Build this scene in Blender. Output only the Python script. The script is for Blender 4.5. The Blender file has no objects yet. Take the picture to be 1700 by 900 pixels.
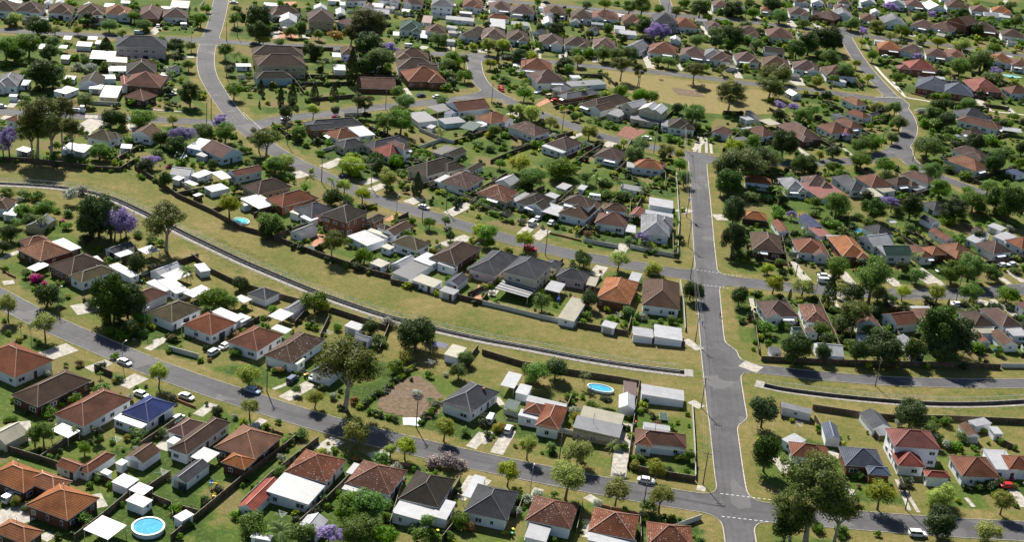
import bpy, math, random
import numpy as np
from mathutils import Vector, Matrix
from mathutils.geometry import tessellate_polygon
R = math.radians
random.seed(7); rng = np.random.default_rng(7)
SC = bpy.context.scene; COL = SC.collection

# ---------------------------------------------------------------- camera
F_PX, PITCH, ROLL, CAM_H = 2361.0, R(23.6), R(5.69), 191.5
FW = Vector((0, math.cos(PITCH), -math.sin(PITCH)))
RT0 = Vector((1, 0, 0)); UP0 = RT0.cross(FW)
RT = math.cos(ROLL) * RT0 + math.sin(ROLL) * UP0
UP = -math.sin(ROLL) * RT0 + math.cos(ROLL) * UP0
cd = bpy.data.cameras.new('camera'); cam = bpy.data.objects.new('camera', cd); COL.objects.link(cam)
cd.sensor_width = 36; cd.lens = 36 * F_PX / 1700; cd.clip_start = 1; cd.clip_end = 12000
M = Matrix.Identity(4)
for i in range(3):
    M[i][0] = RT[i]; M[i][1] = UP[i]; M[i][2] = -FW[i]
M.translation = (0, 0, CAM_H)
cam.matrix_world = M
SC.camera = cam

# ---------------------------------------------------------------- light
SUN_EL, SUN_AZ = R(42), R(-22)          # sun stands ahead of the camera, to its left
W = bpy.data.worlds.new('World'); SC.world = W; W.use_nodes = True
wn = W.node_tree.nodes; wl = W.node_tree.links
sky = wn.new('ShaderNodeTexSky'); sky.sky_type = 'NISHITA'; sky.sun_disc = False
sky.sun_elevation = SUN_EL; sky.sun_rotation = SUN_AZ; sky.altitude = 50
sky.air_density = 1.0; sky.dust_density = 0.6; sky.ozone_density = 1.2
wl.new(sky.outputs[0], wn['Background'].inputs[0]); wn['Background'].inputs[1].default_value = 0.05
sd = bpy.data.lights.new('sun', 'SUN'); sd.energy = 4.9; sd.angle = R(0.5); sd.color = (1, 0.95, 0.86)
sun = bpy.data.objects.new('sun', sd); COL.objects.link(sun)
to_sun = Vector((math.sin(SUN_AZ) * math.cos(SUN_EL), math.cos(SUN_AZ) * math.cos(SUN_EL), math.sin(SUN_EL)))
sun.rotation_euler = to_sun.to_track_quat('Z', 'Y').to_euler(); sun.location = (0, 300, 400)
SC.view_settings.view_transform = 'Standard'; SC.view_settings.look = 'None'
SC.view_settings.exposure = 0.86; SC.view_settings.gamma = 1
SC.view_settings.use_curve_mapping = False
SC.render.engine = 'CYCLES'
SC.cycles.max_bounces = 5; SC.cycles.diffuse_bounces = 2; SC.cycles.glossy_bounces = 2
SC.cycles.transmission_bounces = 3; SC.cycles.transparent_max_bounces = 4; SC.cycles.volume_bounces = 0

# ---------------------------------------------------------------- measuring: a point of the photograph onto the ground
TILE = {'F': (0, 0, 1)}
for i, (oy, s) in zip('ABCDE', [(600, 3), (400, 4.25), (250, 4.25), (130, 4.25), (0, 4.25)]):
    for k in range(4):
        TILE[i + str(k + 1)] = (400 * k, oy, (3 if i == 'A' else 3.4) if k == 3 else s)
def tp(t, x, y):
    o = TILE[t]; return (o[0] + x / o[2], o[1] + y / o[2])
def unp(px, z=0.0):
    d = FW * F_PX + RT * (px[0] - 850) - UP * (px[1] - 450)
    k = (z - CAM_H) / d.z
    return np.array([d.x * k, d.y * k])
def proj(p):
    d = Vector((p[0], p[1], p[2] - CAM_H)); w = d.dot(FW)
    return (850 + F_PX * d.dot(RT) / w, 450 - F_PX * d.dot(UP) / w, w)
def solve_z(g, ty):                       # height over ground point g that shows at picture row ty
    a, b = -5.0, 60.0
    for _ in range(30):
        m = (a + b) / 2
        if proj((g[0], g[1], m))[1] > ty: a = m
        else: b = m
    return (a + b) / 2

# ---------------------------------------------------------------- materials
def srgb(c):
    return tuple(((v / 255) / 12.92 if v / 255 <= 0.04045 else ((v / 255 + 0.055) / 1.055) ** 2.4) for v in c)
class NT:
    def __init__(s, name):
        s.m = bpy.data.materials.new(name); s.m.use_nodes = True
        s.n = s.m.node_tree.nodes; s.l = s.m.node_tree.links; s.b = s.n['Principled BSDF']
    def new(s, t, **k):
        n = s.n.new(t)
        for a, v in k.items(): setattr(n, a, v)
        return n
    def link(s, a, b): s.l.new(a, b)
    def noise(s, vec, scale, detail=4, rough=.6):
        n = s.new('ShaderNodeTexNoise'); n.inputs['Scale'].default_value = scale
        n.inputs['Detail'].default_value = detail; n.inputs['Roughness'].default_value = rough
        s.link(vec, n.inputs['Vector']); return n.outputs['Fac']
    def ramp(s, fac, stops):
        r = s.new('ShaderNodeValToRGB'); e = r.color_ramp.elements
        while len(e) < len(stops): e.new(0.5)
        for q, (p, c) in zip(e, stops):
            q.position = p; q.color = (c, c, c, 1) if isinstance(c, (int, float)) else (*c, 1)
        s.link(fac, r.inputs[0]); return r.outputs[0]
    def mix(s, fac, a, b, mode='MIX'):
        n = s.new('ShaderNodeMix', data_type='RGBA', blend_type=mode)
        for i, v in ((0, fac), (6, a), (7, b)):
            if hasattr(v, 'is_output'): s.link(v, n.inputs[i])
            elif i == 0: n.inputs[0].default_value = v
            else: n.inputs[i].default_value = (*v, 1)
        return n.outputs[2]
    def math(s, op, a, b=None, c=None):
        n = s.new('ShaderNodeMath', operation=op)
        for i, v in enumerate((a, b, c)):
            if v is None: continue
            if hasattr(v, 'is_output'): s.link(v, n.inputs[i])
            else: n.inputs[i].default_value = v
        return n.outputs[0]
    def coord(s, k='Object'):
        return s.new('ShaderNodeTexCoord').outputs[k]
    def pos(s): return s.new('ShaderNodeNewGeometry').outputs['Position']
    def rand(s): return s.new('ShaderNodeObjectInfo').outputs['Random']
    def bump(s, h, d=.1, st=.6):
        n = s.new('ShaderNodeBump'); n.inputs['Distance'].default_value = d; n.inputs['Strength'].default_value = st
        s.link(h, n.inputs['Height']); s.link(n.outputs[0], s.b.inputs['Normal'])
    def fin(s, col, rough=.8, spec=.3, metal=0):
        if hasattr(col, 'is_output'): s.link(col, s.b.inputs['Base Color'])
        else: s.b.inputs['Base Color'].default_value = (*col, 1)
        s.b.inputs['Roughness'].default_value = rough; s.b.inputs['Specular IOR Level'].default_value = spec
        s.b.inputs['Metallic'].default_value = metal
        return s.m
MC = {}
def cached(f):
    def g(*a):
        k = (f.__name__,) + a
        if k not in MC: MC[k] = f(*a)
        return MC[k]
    return g
@cached
def m_plain(name, col, rough=.7, var=.12, spec=.3):
    t = NT(name); n = t.noise(t.pos(), 0.8, 5)
    c = t.mix(t.ramp(n, [(.3, 0), (.7, 1)]), tuple(v * (1 - var) for v in col), tuple(min(1, v * (1 + var)) for v in col))
    return t.fin(c, rough, spec)
# roofs: code -> (name, colour, kind)
ROOF = {'r': ('red-brown', (.165, .062, .035)), 'o': ('terracotta', (.27, .108, .048)), 'b': ('brown', (.082, .044, .026)),
        'B': ('dark-brown', (.040, .030, .020)), 'g': ('pale-grey', (.21, .215, .235)), 'G': ('slate-grey', (.060, .063, .075)),
        'w': ('white', (.45, .46, .485)), 'c': ('cream', (.42, .39, .29)), 'u': ('deep-blue', (.030, .045, .135)),
        'U': ('blue-grey', (.085, .105, .155)), 'n': ('dark-green', (.022, .065, .050)), 'p': ('rust-red', (.24, .075, .060)),
        'm': ('mauve-brown', (.112, .062, .052)), 't': ('olive-brown', (.085, .070, .036))}
WALL = {'w': ('white', (.87, .89, .94)), 'c': ('cream', (.62, .57, .44)), 'k': ('brick', (.26, .11, .06)), 'y': ('buff', (.50, .42, .26)),
        'b': ('pale-blue', (.45, .60, .72)), 'd': ('dark-brick', (.12, .055, .04)), 'g': ('grey', (.34, .32, .33)), 'p': ('pinkish', (.62, .50, .52))}
@cached
def m_tile(code, speck=0):
    nm, c = ROOF[code]; t = NT('roof_tile_' + nm); uv = t.coord('UV'); P = t.pos()
    sx = t.new('ShaderNodeSeparateXYZ'); t.link(uv, sx.inputs[0])
    crs = t.math('FRACT', t.math('MULTIPLY', sx.outputs[1], 1 / .56))
    rol = t.math('FRACT', t.math('MULTIPLY', sx.outputs[0], 1 / .33))
    big = t.noise(P, .22, 5, .65); fine = t.noise(P, 2.6, 4, .7)
    dk = tuple(v * .62 for v in c); lt = tuple(min(1, v * 1.6 + .015) for v in c)
    col = t.mix(t.ramp(big, [(.3, 0), (.72, 1)]), dk, lt)
    col = t.mix(t.ramp(fine, [(.38, .0), (.7, .55)]), col, tuple(v * .45 for v in c))
    if speck:
        v = t.new('ShaderNodeTexVoronoi'); v.inputs['Scale'].default_value = 1.5; t.link(P, v.inputs['Vector'])
        s1 = t.math('MULTIPLY', t.ramp(v.outputs['Distance'], [(.18, 1), (.34, 0)]), t.ramp(t.noise(P, .5, 2), [(.42, 0), (.55, .75)]))
        col = t.mix(s1, col, (.55, .48, .44))
    col = t.mix(t.ramp(crs, [(0, .95), (.35, .3), (.7, 0), (1, .35)]), col, tuple(v * .25 for v in c))
    hs = t.new('ShaderNodeHueSaturation'); t.link(col, hs.inputs['Color'])
    t.link(t.math('MULTIPLY_ADD', t.rand(), .5, .78), hs.inputs['Value'])
    t.link(t.math('MULTIPLY_ADD', t.rand(), .3, .85), hs.inputs['Saturation'])
    h = t.math('ADD', crs, t.math('MULTIPLY', t.math('SINE', t.math('MULTIPLY', rol, 6.283)), .25))
    t.bump(h, .05, .8)
    return t.fin(hs.outputs[0], .8, .18)
@cached
def m_metal(code):
    nm, c = ROOF[code]; t = NT('sheet_roof_' + nm); uv = t.coord('UV'); P = t.pos()
    sx = t.new('ShaderNodeSeparateXYZ'); t.link(uv, sx.inputs[0])
    rib = t.math('FRACT', t.math('MULTIPLY', sx.outputs[0], 1 / .76))
    n = t.noise(P, .35, 6, .7); n2 = t.noise(P, 3, 3)
    col = t.mix(t.ramp(n, [(.35, 0), (.72, .7)]), c, tuple(v * .55 for v in c))
    col = t.mix(t.ramp(n2, [(.5, 0), (.75, .5)]), col, (.30, .24, .18))
    col = t.mix(t.ramp(rib, [(0, .8), (.2, 0)]), col, tuple(v * .45 for v in c))
    hs = t.new('ShaderNodeHueSaturation'); t.link(col, hs.inputs['Color'])
    t.link(t.math('MULTIPLY_ADD', t.rand(), .3, .74), hs.inputs['Value'])
    t.bump(rib, .03, .4)
    return t.fin(hs.outputs[0], .45, .4)
@cached
def m_wall(code):
    nm, c = WALL[code]; t = NT('wall_' + nm); P = t.pos()
    sx = t.new('ShaderNodeSeparateXYZ'); t.link(P, sx.inputs[0])
    n = t.noise(P, 1.3, 5)
    if code in 'kdy':
        col = t.mix(t.ramp(n, [(.3, 0), (.7, 1)]), tuple(v * .7 for v in c), tuple(v * 1.2 for v in c))
        fr = t.math('FRACT', t.math('MULTIPLY', sx.outputs[2], 1 / .17)); k = .4
    else:
        col = t.mix(t.ramp(n, [(.45, 0), (.8, .5)]), c, tuple(v * .78 for v in c))
        fr = t.math('FRACT', t.math('MULTIPLY', sx.outputs[2], 1 / .24)); k = .28
    col = t.mix(t.ramp(fr, [(0, k), (.16, 0)]), col, tuple(v * .4 for v in c))
    hs = t.new('ShaderNodeHueSaturation'); t.link(col, hs.inputs['Color'])
    t.link(t.math('MULTIPLY_ADD', t.rand(), .22, .84), hs.inputs['Value'])
    return t.fin(hs.outputs[0], .75, .25)
def m_glass():
    if 'glass' not in MC:
        t = NT('window_glass'); n = t.noise(t.pos(), .7, 2)
        c = t.mix(t.ramp(n, [(.4, 0), (.65, 1)]), (.010, .013, .018), (.10, .125, .16))
        MC['glass'] = t.fin(c, .12, .6)
    return MC['glass']
@cached
def m_leaf(name, c1, c2, trans=.35, clump=.55):
    t = NT(name); o = t.coord('Object'); P = t.pos()
    n = t.noise(P, clump, 3, .6); f = t.noise(P, 5, 2)
    col = t.mix(t.ramp(n, [(.36, 0), (.64, 1)]), c1, c2)
    col = t.mix(t.ramp(f, [(.35, 0), (.75, .5)]), col, tuple(min(1, v * 1.7) for v in c2))
    hs = t.new('ShaderNodeHueSaturation'); t.link(col, hs.inputs['Color'])
    t.link(t.math('MULTIPLY_ADD', t.rand(), .55, .72), hs.inputs['Value'])
    t.link(t.math('MULTIPLY_ADD', t.rand(), .035, .4825), hs.inputs['Hue'])
    t.link(t.math('MULTIPLY_ADD', t.math('FRACT', t.math('MULTIPLY', t.rand(), 7.3)), .3, .8), hs.inputs['Saturation'])
    t.fin(hs.outputs[0], .6, .25)
    tr = t.new('ShaderNodeBsdfTranslucent'); t.link(hs.outputs[0], tr.inputs['Color'])
    mx = t.new('ShaderNodeMixShader'); mx.inputs[0].default_value = trans
    t.link(t.b.outputs[0], mx.inputs[1]); t.link(tr.outputs[0], mx.inputs[2])
    t.link(mx.outputs[0], t.n['Material Output'].inputs['Surface'])
    return t.m
def m_bark(): return m_plain('bark', (.13, .10, .075), .9, .35)
def m_conc(): return m_plain('concrete', (.40, .375, .335), .85, .2)

# ---------------------------------------------------------------- mesh helpers
class MB:
    """collects faces (with per-face uv) of one mesh"""
    def __init__(s): s.v = []; s.f = []; s.uv = []; s.mi = []
    def face(s, pts, uv=None, mi=0):
        b = len(s.v); s.v += [tuple(p) for p in pts]; s.f.append(tuple(range(b, b + len(pts))))
        s.uv += list(uv) if uv else [(p[0], p[1]) for p in pts]; s.mi.append(mi)
    def box(s, cx, cy, cz, sx, sy, sz, a=0, mi=0, tx=1, ty=1):
        c, n = math.cos(a), math.sin(a); P = []
        for z, kx, ky in ((-1, 1, 1), (1, tx, ty)):
            for x, y in ((-1, -1), (1, -1), (1, 1), (-1, 1)):
                X = x * sx / 2 * kx; Y = y * sy / 2 * ky
                P.append((cx + X * c - Y * n, cy + X * n + Y * c, cz + z * sz / 2))
        for q in ((3, 2, 1, 0), (4, 5, 6, 7), (0, 1, 5, 4), (1, 2, 6, 5), (2, 3, 7, 6), (3, 0, 4, 7)):
            s.face([P[i] for i in q], None, mi)
    def bar(s, p, q, r, r2=None, n=6, mi=0):
        p = Vector(p); q = Vector(q); d = (q - p).normalized(); r2 = r if r2 is None else r2
        u = d.orthogonal().normalized(); w = d.cross(u)
        A = [p + r * (math.cos(2 * math.pi * i / n) * u + math.sin(2 * math.pi * i / n) * w) for i in range(n)]
        B = [q + r2 * (math.cos(2 * math.pi * i / n) * u + math.sin(2 * math.pi * i / n) * w) for i in range(n)]
        for i in range(n):
            j = (i + 1) % n; s.face([A[i], A[j], B[j], B[i]], None, mi)
        s.face(A[::-1], None, mi); s.face(B, None, mi)
    def beam(s, p, q, w, h, mi=0):          # flat-topped strip from p to q
        p = Vector(p); q = Vector(q); d = q - p; L = d.length
        if L < 1e-4: return
        d /= L; side = Vector((-d.y, d.x, 0)).normalized() * w / 2; up = d.cross(side).normalized() * h
        if up.z < 0: up = -up
        A = [p - side, p + side, p + side + up, p - side + up]; B = [q - side, q + side, q + side + up, q - side + up]
        for i in range(4):
            j = (i + 1) % 4; s.face([A[i], A[j], B[j], B[i]], [(0, i), (0, j), (L, j), (L, i)], mi)
        s.face(A[::-1], None, mi); s.face(B, None, mi)
    def mesh(s, name, mats, smooth=False):
        me = bpy.data.meshes.new(name); me.from_pydata(s.v, [], s.f)
        l = me.uv_layers.new(name='UVMap'); l.data.foreach_set('uv', np.array(s.uv, 'f').ravel())
        me.polygons.foreach_set('material_index', s.mi)
        if smooth: me.polygons.foreach_set('use_smooth', [True] * len(s.f))
        for m in (mats if isinstance(mats, (list, tuple)) else [mats]): me.materials.append(m)
        me.update(); return me
def link(name, me, parent=None, loc=None):
    o = bpy.data.objects.new(name, me); COL.objects.link(o)
    if parent: o.parent = parent
    if loc is not None: o.location = loc
    return o
LAB = []          # (object, label, region, kind) - repeated labels get their place in the row at the end
REGP = {'A': 'near side of lowest street', 'B': 'between lowest street and drain', 'C': 'between drain and middle street',
        'D': 'beyond middle street, centre', 'E': 'beside the dry park', 'F': 'bottom right, below the lane',
        'G': 'right side, above the lane', 'H': 'right of the cross road', 'I': 'by upper right road bend',
        'J': 'top left of the photo', 'K': 'left, just above drain', 'L': 'top, left of centre', 'M': 'top centre rows', 'N': 'top right corner rows'}
def tag(o, label, cat, reg=None, group=None, kind=None):
    if cat: o['category'] = cat
    o['label'] = label
    if kind: o['kind'] = kind
    if group: o['group'] = group
    if cat: LAB.append((o, label, reg, cat))
    return o
def empty(name, loc, rz=0):
    o = bpy.data.objects.new(name, None); COL.objects.link(o); o.location = loc; o.rotation_euler.z = rz
    o.empty_display_size = .5; return o
def structure(o, label):
    o['kind'] = 'structure'; o['label'] = label; return o

# ---------------------------------------------------------------- roads (centre lines measured in the photograph, width in metres)
ROADS = [
 ('lowest', 8.6, '-60 463 0 495 60 527 115 552 160 571 223 598 300 628 400 661 520 699.5 640 731 777 763 900 788.5 1006 809 1090 824 1167 836 1222 845 1300 855 1417 864 1500 871 1600 878 1700 883 1790 886'),
 ('cross', 7.6, '1158 258 1159 285 1161 305 1165 353 1168 400 1172 440 1177 494 1180 541 1184 575 1190 616 1197 677 1204 733 1211 793 1220 840 1228 890 1236 940'),
 ('bay', 7.6, '1203 585 1208 640 1216 688'),
 ('middle', 8.0, '378 -40 367 0 360 33 352 57 342 82 341 108 346 128 357 147 373 172 393 197 418 222 448 246 490 270 520 284 555 301 602 322 645 339 700 354 746 367.5 792 382 826 392.5 894 410 958 425 1030 437 1100 450 1170 461 1240 470.5 1330 479 1437 487 1560 490 1640 486 1700 481 1780 470'),
 ('side_left', 7.2, '-50 183 0 185 75 189 150 194 212 197 282 200 341 203 400 207'),
 ('side_mid', 7.2, '425 209 455 199 500 193 545 190 590 182 640 177 697 171.5 762 165 805 156'),
 ('upper_left', 7.2, '-50 46 0 50 129 57 230 62 330 66 400 71 470 75 565 79 690 86 750 91 800 95'),
 ('park_top', 6.8, '800 94 856 97.5 903 102 994 110.5 1094 120 1198 132 1230 137 1302 144 1380 154 1464 165 1495 172'),
 ('curve', 7.4, '787 92 787 106 790 122 798 137 814 152 848 169 899 191 965 214 1001 227.5 1066 241 1135 256 1160 262 1200 266 1250 269 1317 272 1418 268 1455 262 1488 250 1505 232 1512 210 1503 187 1485 165'),
 ('diag', 7.6, '1398 48 1406 66 1425 98 1447 125 1467 147 1485 165'),
 ('right_low', 7.0, '1500 248 1508 268 1540 287 1590 305 1640 324 1700 345 1760 365'),
 ('top_right', 7.0, '760 -6 847 2 941 9.5 1030 19 1082 22 1153 27 1200 31 1273 40 1362 49 1406 56 1465 63 1553 72 1612 81 1700 92 1780 104'),
 ('top_stub', 7.0, '1098 -14 1104 2 1112 22'),
 ('lane', 5.6, '1215 606 1262 614 1415 630 1510 635 1600 637 1700 637.5 1790 637'),
]
def pl(s):
    v = [float(a) for a in s.split()]; return [(v[i], v[i + 1]) for i in range(0, len(v), 2)]
def smooth(P, n=3):
    P = np.array(P, float)
    for _ in range(n):
        Q = [P[0]]
        for i in range(len(P) - 1): Q += [P[i] * .75 + P[i + 1] * .25, P[i] * .25 + P[i + 1] * .75]
        Q.append(P[-1]); P = np.array(Q)
    return P
ROADW = [(n, w, smooth([unp(p) for p in pl(s)], 3)) for n, w, s in ROADS]
def dist_poly(X, Y, P):
    D = np.full(X.shape, 1e9)
    for a, b in zip(P[:-1], P[1:]):
        d = b - a; L = d @ d
        if L < 1e-9: continue
        t = np.clip(((X - a[0]) * d[0] + (Y - a[1]) * d[1]) / L, 0, 1)
        D = np.minimum(D, np.hypot(X - a[0] - t * d[0], Y - a[1] - t * d[1]))
    return D
def road_sdf(X, Y, k=5.5):
    S = None
    for n, w, P in ROADW:
        d = dist_poly(X, Y, P) - w / 2
        if S is None: S = d
        else:
            h = np.clip(.5 + .5 * (S - d) / k, 0, 1); S = S * (1 - h) + d * h - k * h * (1 - h)
    return S
def bands(P, w):     # bounding test to keep distance work local
    return P
CANAL_W = 1.3
CANAL = smooth([unp(p) for p in pl('-60 303 0 304.5 70 308 120 313 155 320 190 330 247 357 306 388.5 360 414 400 433.5 460 459 520 484 580 506 640 526 729 548 800 564 880 578 965 595 1035 606 1090 613.5 1137 619')], 2)
DITCH = smooth([unp(p) for p in pl('1268 640 1303 648 1410 661 1530 671 1620 672 1700 668 1800 660')], 2)

GX0, GX1, GY0, GY1, ST = -300.0, 450.0, 235.0, 1110.0, 1.0
gx = np.arange(GX0, GX1 + .1, ST); gy = np.arange(GY0, GY1 + .1, ST)
XX, YY = np.meshgrid(gx, gy)
SDF = road_sdf(XX, YY)
def sample(A, x, y):
    i = min(max((x - GX0) / ST, 0), len(gx) - 1.001); j = min(max((y - GY0) / ST, 0), len(gy) - 1.001)
    return A[int(round(j)), int(round(i))]
CD = np.minimum(dist_poly(XX, YY, CANAL), dist_poly(XX, YY, DITCH))
dirs = [((a + b) / 2, math.atan2(*(b - a)[::-1])) for n, w, P in ROADW for a, b in zip(P[:-1], P[1:])]
DP = np.array([d[0] for d in dirs]); DA = np.array([d[1] for d in dirs])
def road_angle(x, y):
    return DA[np.argmin((DP[:, 0] - x) ** 2 + (DP[:, 1] - y) ** 2)]

# ground: one sheet to the horizon, cut open along the drain
def build_ground():
    s = 1.5
    xs = np.concatenate([[-6000, -2500, -1000, -600, -400, -340], np.arange(-310, 460, s), [480, 560, 800, 1400, 3000, 6000]])
    ys = np.concatenate([[-600, 0, 120, 180, 215], np.arange(236, 1100, s), [1110, 1150, 1300, 1700, 2600, 5000, 9000]])
    X, Y = np.meshgrid(xs, ys)
    ci = lambda A: A[np.clip(np.round((Y - GY0) / ST).astype(int), 0, len(gy) - 1), np.clip(np.round((X - GX0) / ST).astype(int), 0, len(gx) - 1)]
    inb = (X > GX0) & (X < GX1) & (Y > GY0) & (Y < GY1)
    RS = np.where(inb, ci(SDF), 50); C0 = np.where(inb, ci(CD), 99)
    D = C0.copy(); near = C0 < 5
    for P in (CANAL, DITCH):
        pass
    xn, yn = X[near], Y[near]
    d1 = dist_poly(xn, yn, CANAL); d2 = dist_poly(xn, yn, DITCH); d = np.minimum(d1, d2); e = .05
    g = lambda a, b: np.minimum(dist_poly(a, b, CANAL), dist_poly(a, b, DITCH))
    gxn = (g(xn + e, yn) - g(xn - e, yn)) / (2 * e); gyn = (g(xn, yn + e) - g(xn, yn - e)) / (2 * e)
    snap = np.abs(d - CANAL_W) <= 1.1
    sh = np.where(snap, CANAL_W - d, 0)
    X[near] = xn + gxn * sh; Y[near] = yn + gyn * sh
    dn = np.where(snap, CANAL_W, d); D[near] = dn
    ny, nx = X.shape
    idx = np.arange(nx * ny).reshape(ny, nx)
    q = np.stack([idx[:-1, :-1], idx[:-1, 1:], idx[1:, 1:], idx[1:, :-1]], -1).reshape(-1, 4)
    ins = (D <= CANAL_W + .01).ravel()
    q = q[~ins[q].all(1)]
    co = np.zeros((nx * ny, 3), 'f'); co[:, 0] = X.ravel(); co[:, 1] = Y.ravel()
    me = bpy.data.meshes.new('ground'); me.vertices.add(len(co)); me.vertices.foreach_set('co', co.ravel())
    me.loops.add(q.size); me.loops.foreach_set('vertex_index', q.ravel().astype('i'))
    me.polygons.add(len(q)); me.polygons.foreach_set('loop_start', np.arange(0, q.size, 4, dtype='i'))
    me.polygons.foreach_set('loop_total', np.full(len(q), 4, 'i')); me.update(); me.validate()
    # how dry the grass is: verges and the open strip along the drain are straw coloured, yards are watered
    dry = np.clip(1 - (RS - 3.5) / 3.0, 0, 1) * .8
    dry = np.maximum(dry, np.where(C0 < 26, .86, np.clip(1 - (C0 - 26) / 4, 0, 1) * .86))
    dry = np.where((C0 < 7.5) & (dry > 0), .6, dry)
    park = PARKMASK(X, Y); dry = np.maximum(dry, park)
    at = me.attributes.new('dry', 'FLOAT', 'POINT'); at.data.foreach_set('value', dry.ravel().astype('f'))
    t = NT('grass_ground'); P = t.pos()
    a = t.new('ShaderNodeAttribute', attribute_name='dry').outputs['Fac']
    n1 = t.noise(P, .05, 6, .7); n2 = t.noise(P, .35, 6, .74); n3 = t.noise(P, 2.6, 3, .7)
    v = t.new('ShaderNodeTexVoronoi', feature='SMOOTH_F1'); v.inputs['Scale'].default_value = .085; v.inputs['Smoothness'].default_value = .35
    wv = t.new('ShaderNodeTexNoise'); wv.inputs['Scale'].default_value = .3; t.link(P, wv.inputs['Vector'])
    va = t.new('ShaderNodeVectorMath', operation='MULTIPLY_ADD'); t.link(wv.outputs['Color'], va.inputs[0]); va.inputs[1].default_value = (5, 5, 0); t.link(P, va.inputs[2])
    t.link(va.outputs[0], v.inputs['Vector'])
    sc = t.new('ShaderNodeSeparateColor'); t.link(v.outputs['Color'], sc.inputs[0])
    lot = sc.outputs[0]
    yard = t.ramp(t.math('ADD', t.math('MULTIPLY', lot, .75), t.math('MULTIPLY', n2, .35)),
                  [(.2, (.030, .072, .010)), (.42, (.062, .118, .016)), (.6, (.108, .142, .026)), (.76, (.175, .160, .052)), (.95, (.205, .145, .075))])
    drv = t.ramp(t.math('ADD', t.math('MULTIPLY', n1, .62), t.math('MULTIPLY', n2, .42)),
                 [(.38, (.088, .118, .022)), (.46, (.140, .145, .036)), (.54, (.200, .168, .055)), (.64, (.30, .22, .10))])
    k = t.ramp(t.math('ADD', a, t.math('MULTIPLY', t.math('SUBTRACT', n2, .5), .9)), [(.3, 0), (.7, 1)])
    col = t.mix(k, yard, drv)
    col = t.mix(t.ramp(a, [(.9, 0), (.99, .7)]), col, t.mix(n2, (.22, .17, .065), (.42, .32, .16)))
    col = t.mix(t.ramp(n3, [(.38, .6), (.62, 0)]), col, (.045, .055, .014))
    col = t.mix(t.ramp(t.noise(P, .9, 4, .75), [(.5, 0), (.72, .45)]), col, (.27, .24, .11))
    t.bump(n3, .15, .5)
    me.materials.append(t.fin(col, .95, .1))
    structure(link('ground', me), 'grass ground under the whole suburb')
PARKP = None
def PARKMASK(X, Y):
    poly = [unp(p) for p in pl('1000 116 1100 128 1200 140 1290 153 1308 170 1300 187 1235 191 1170 187 1112 172 1060 160 1004 140')]
    inside = np.zeros(X.shape, bool); n = len(poly)
    for i in range(n):
        (x1, y1), (x2, y2) = poly[i], poly[(i + 1) % n]
        c = ((y1 > Y) != (y2 > Y)) & (X < (x2 - x1) * (Y - y1) / (y2 - y1 + 1e-12) + x1); inside ^= c
    return inside * 1.15
build_ground()

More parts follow.
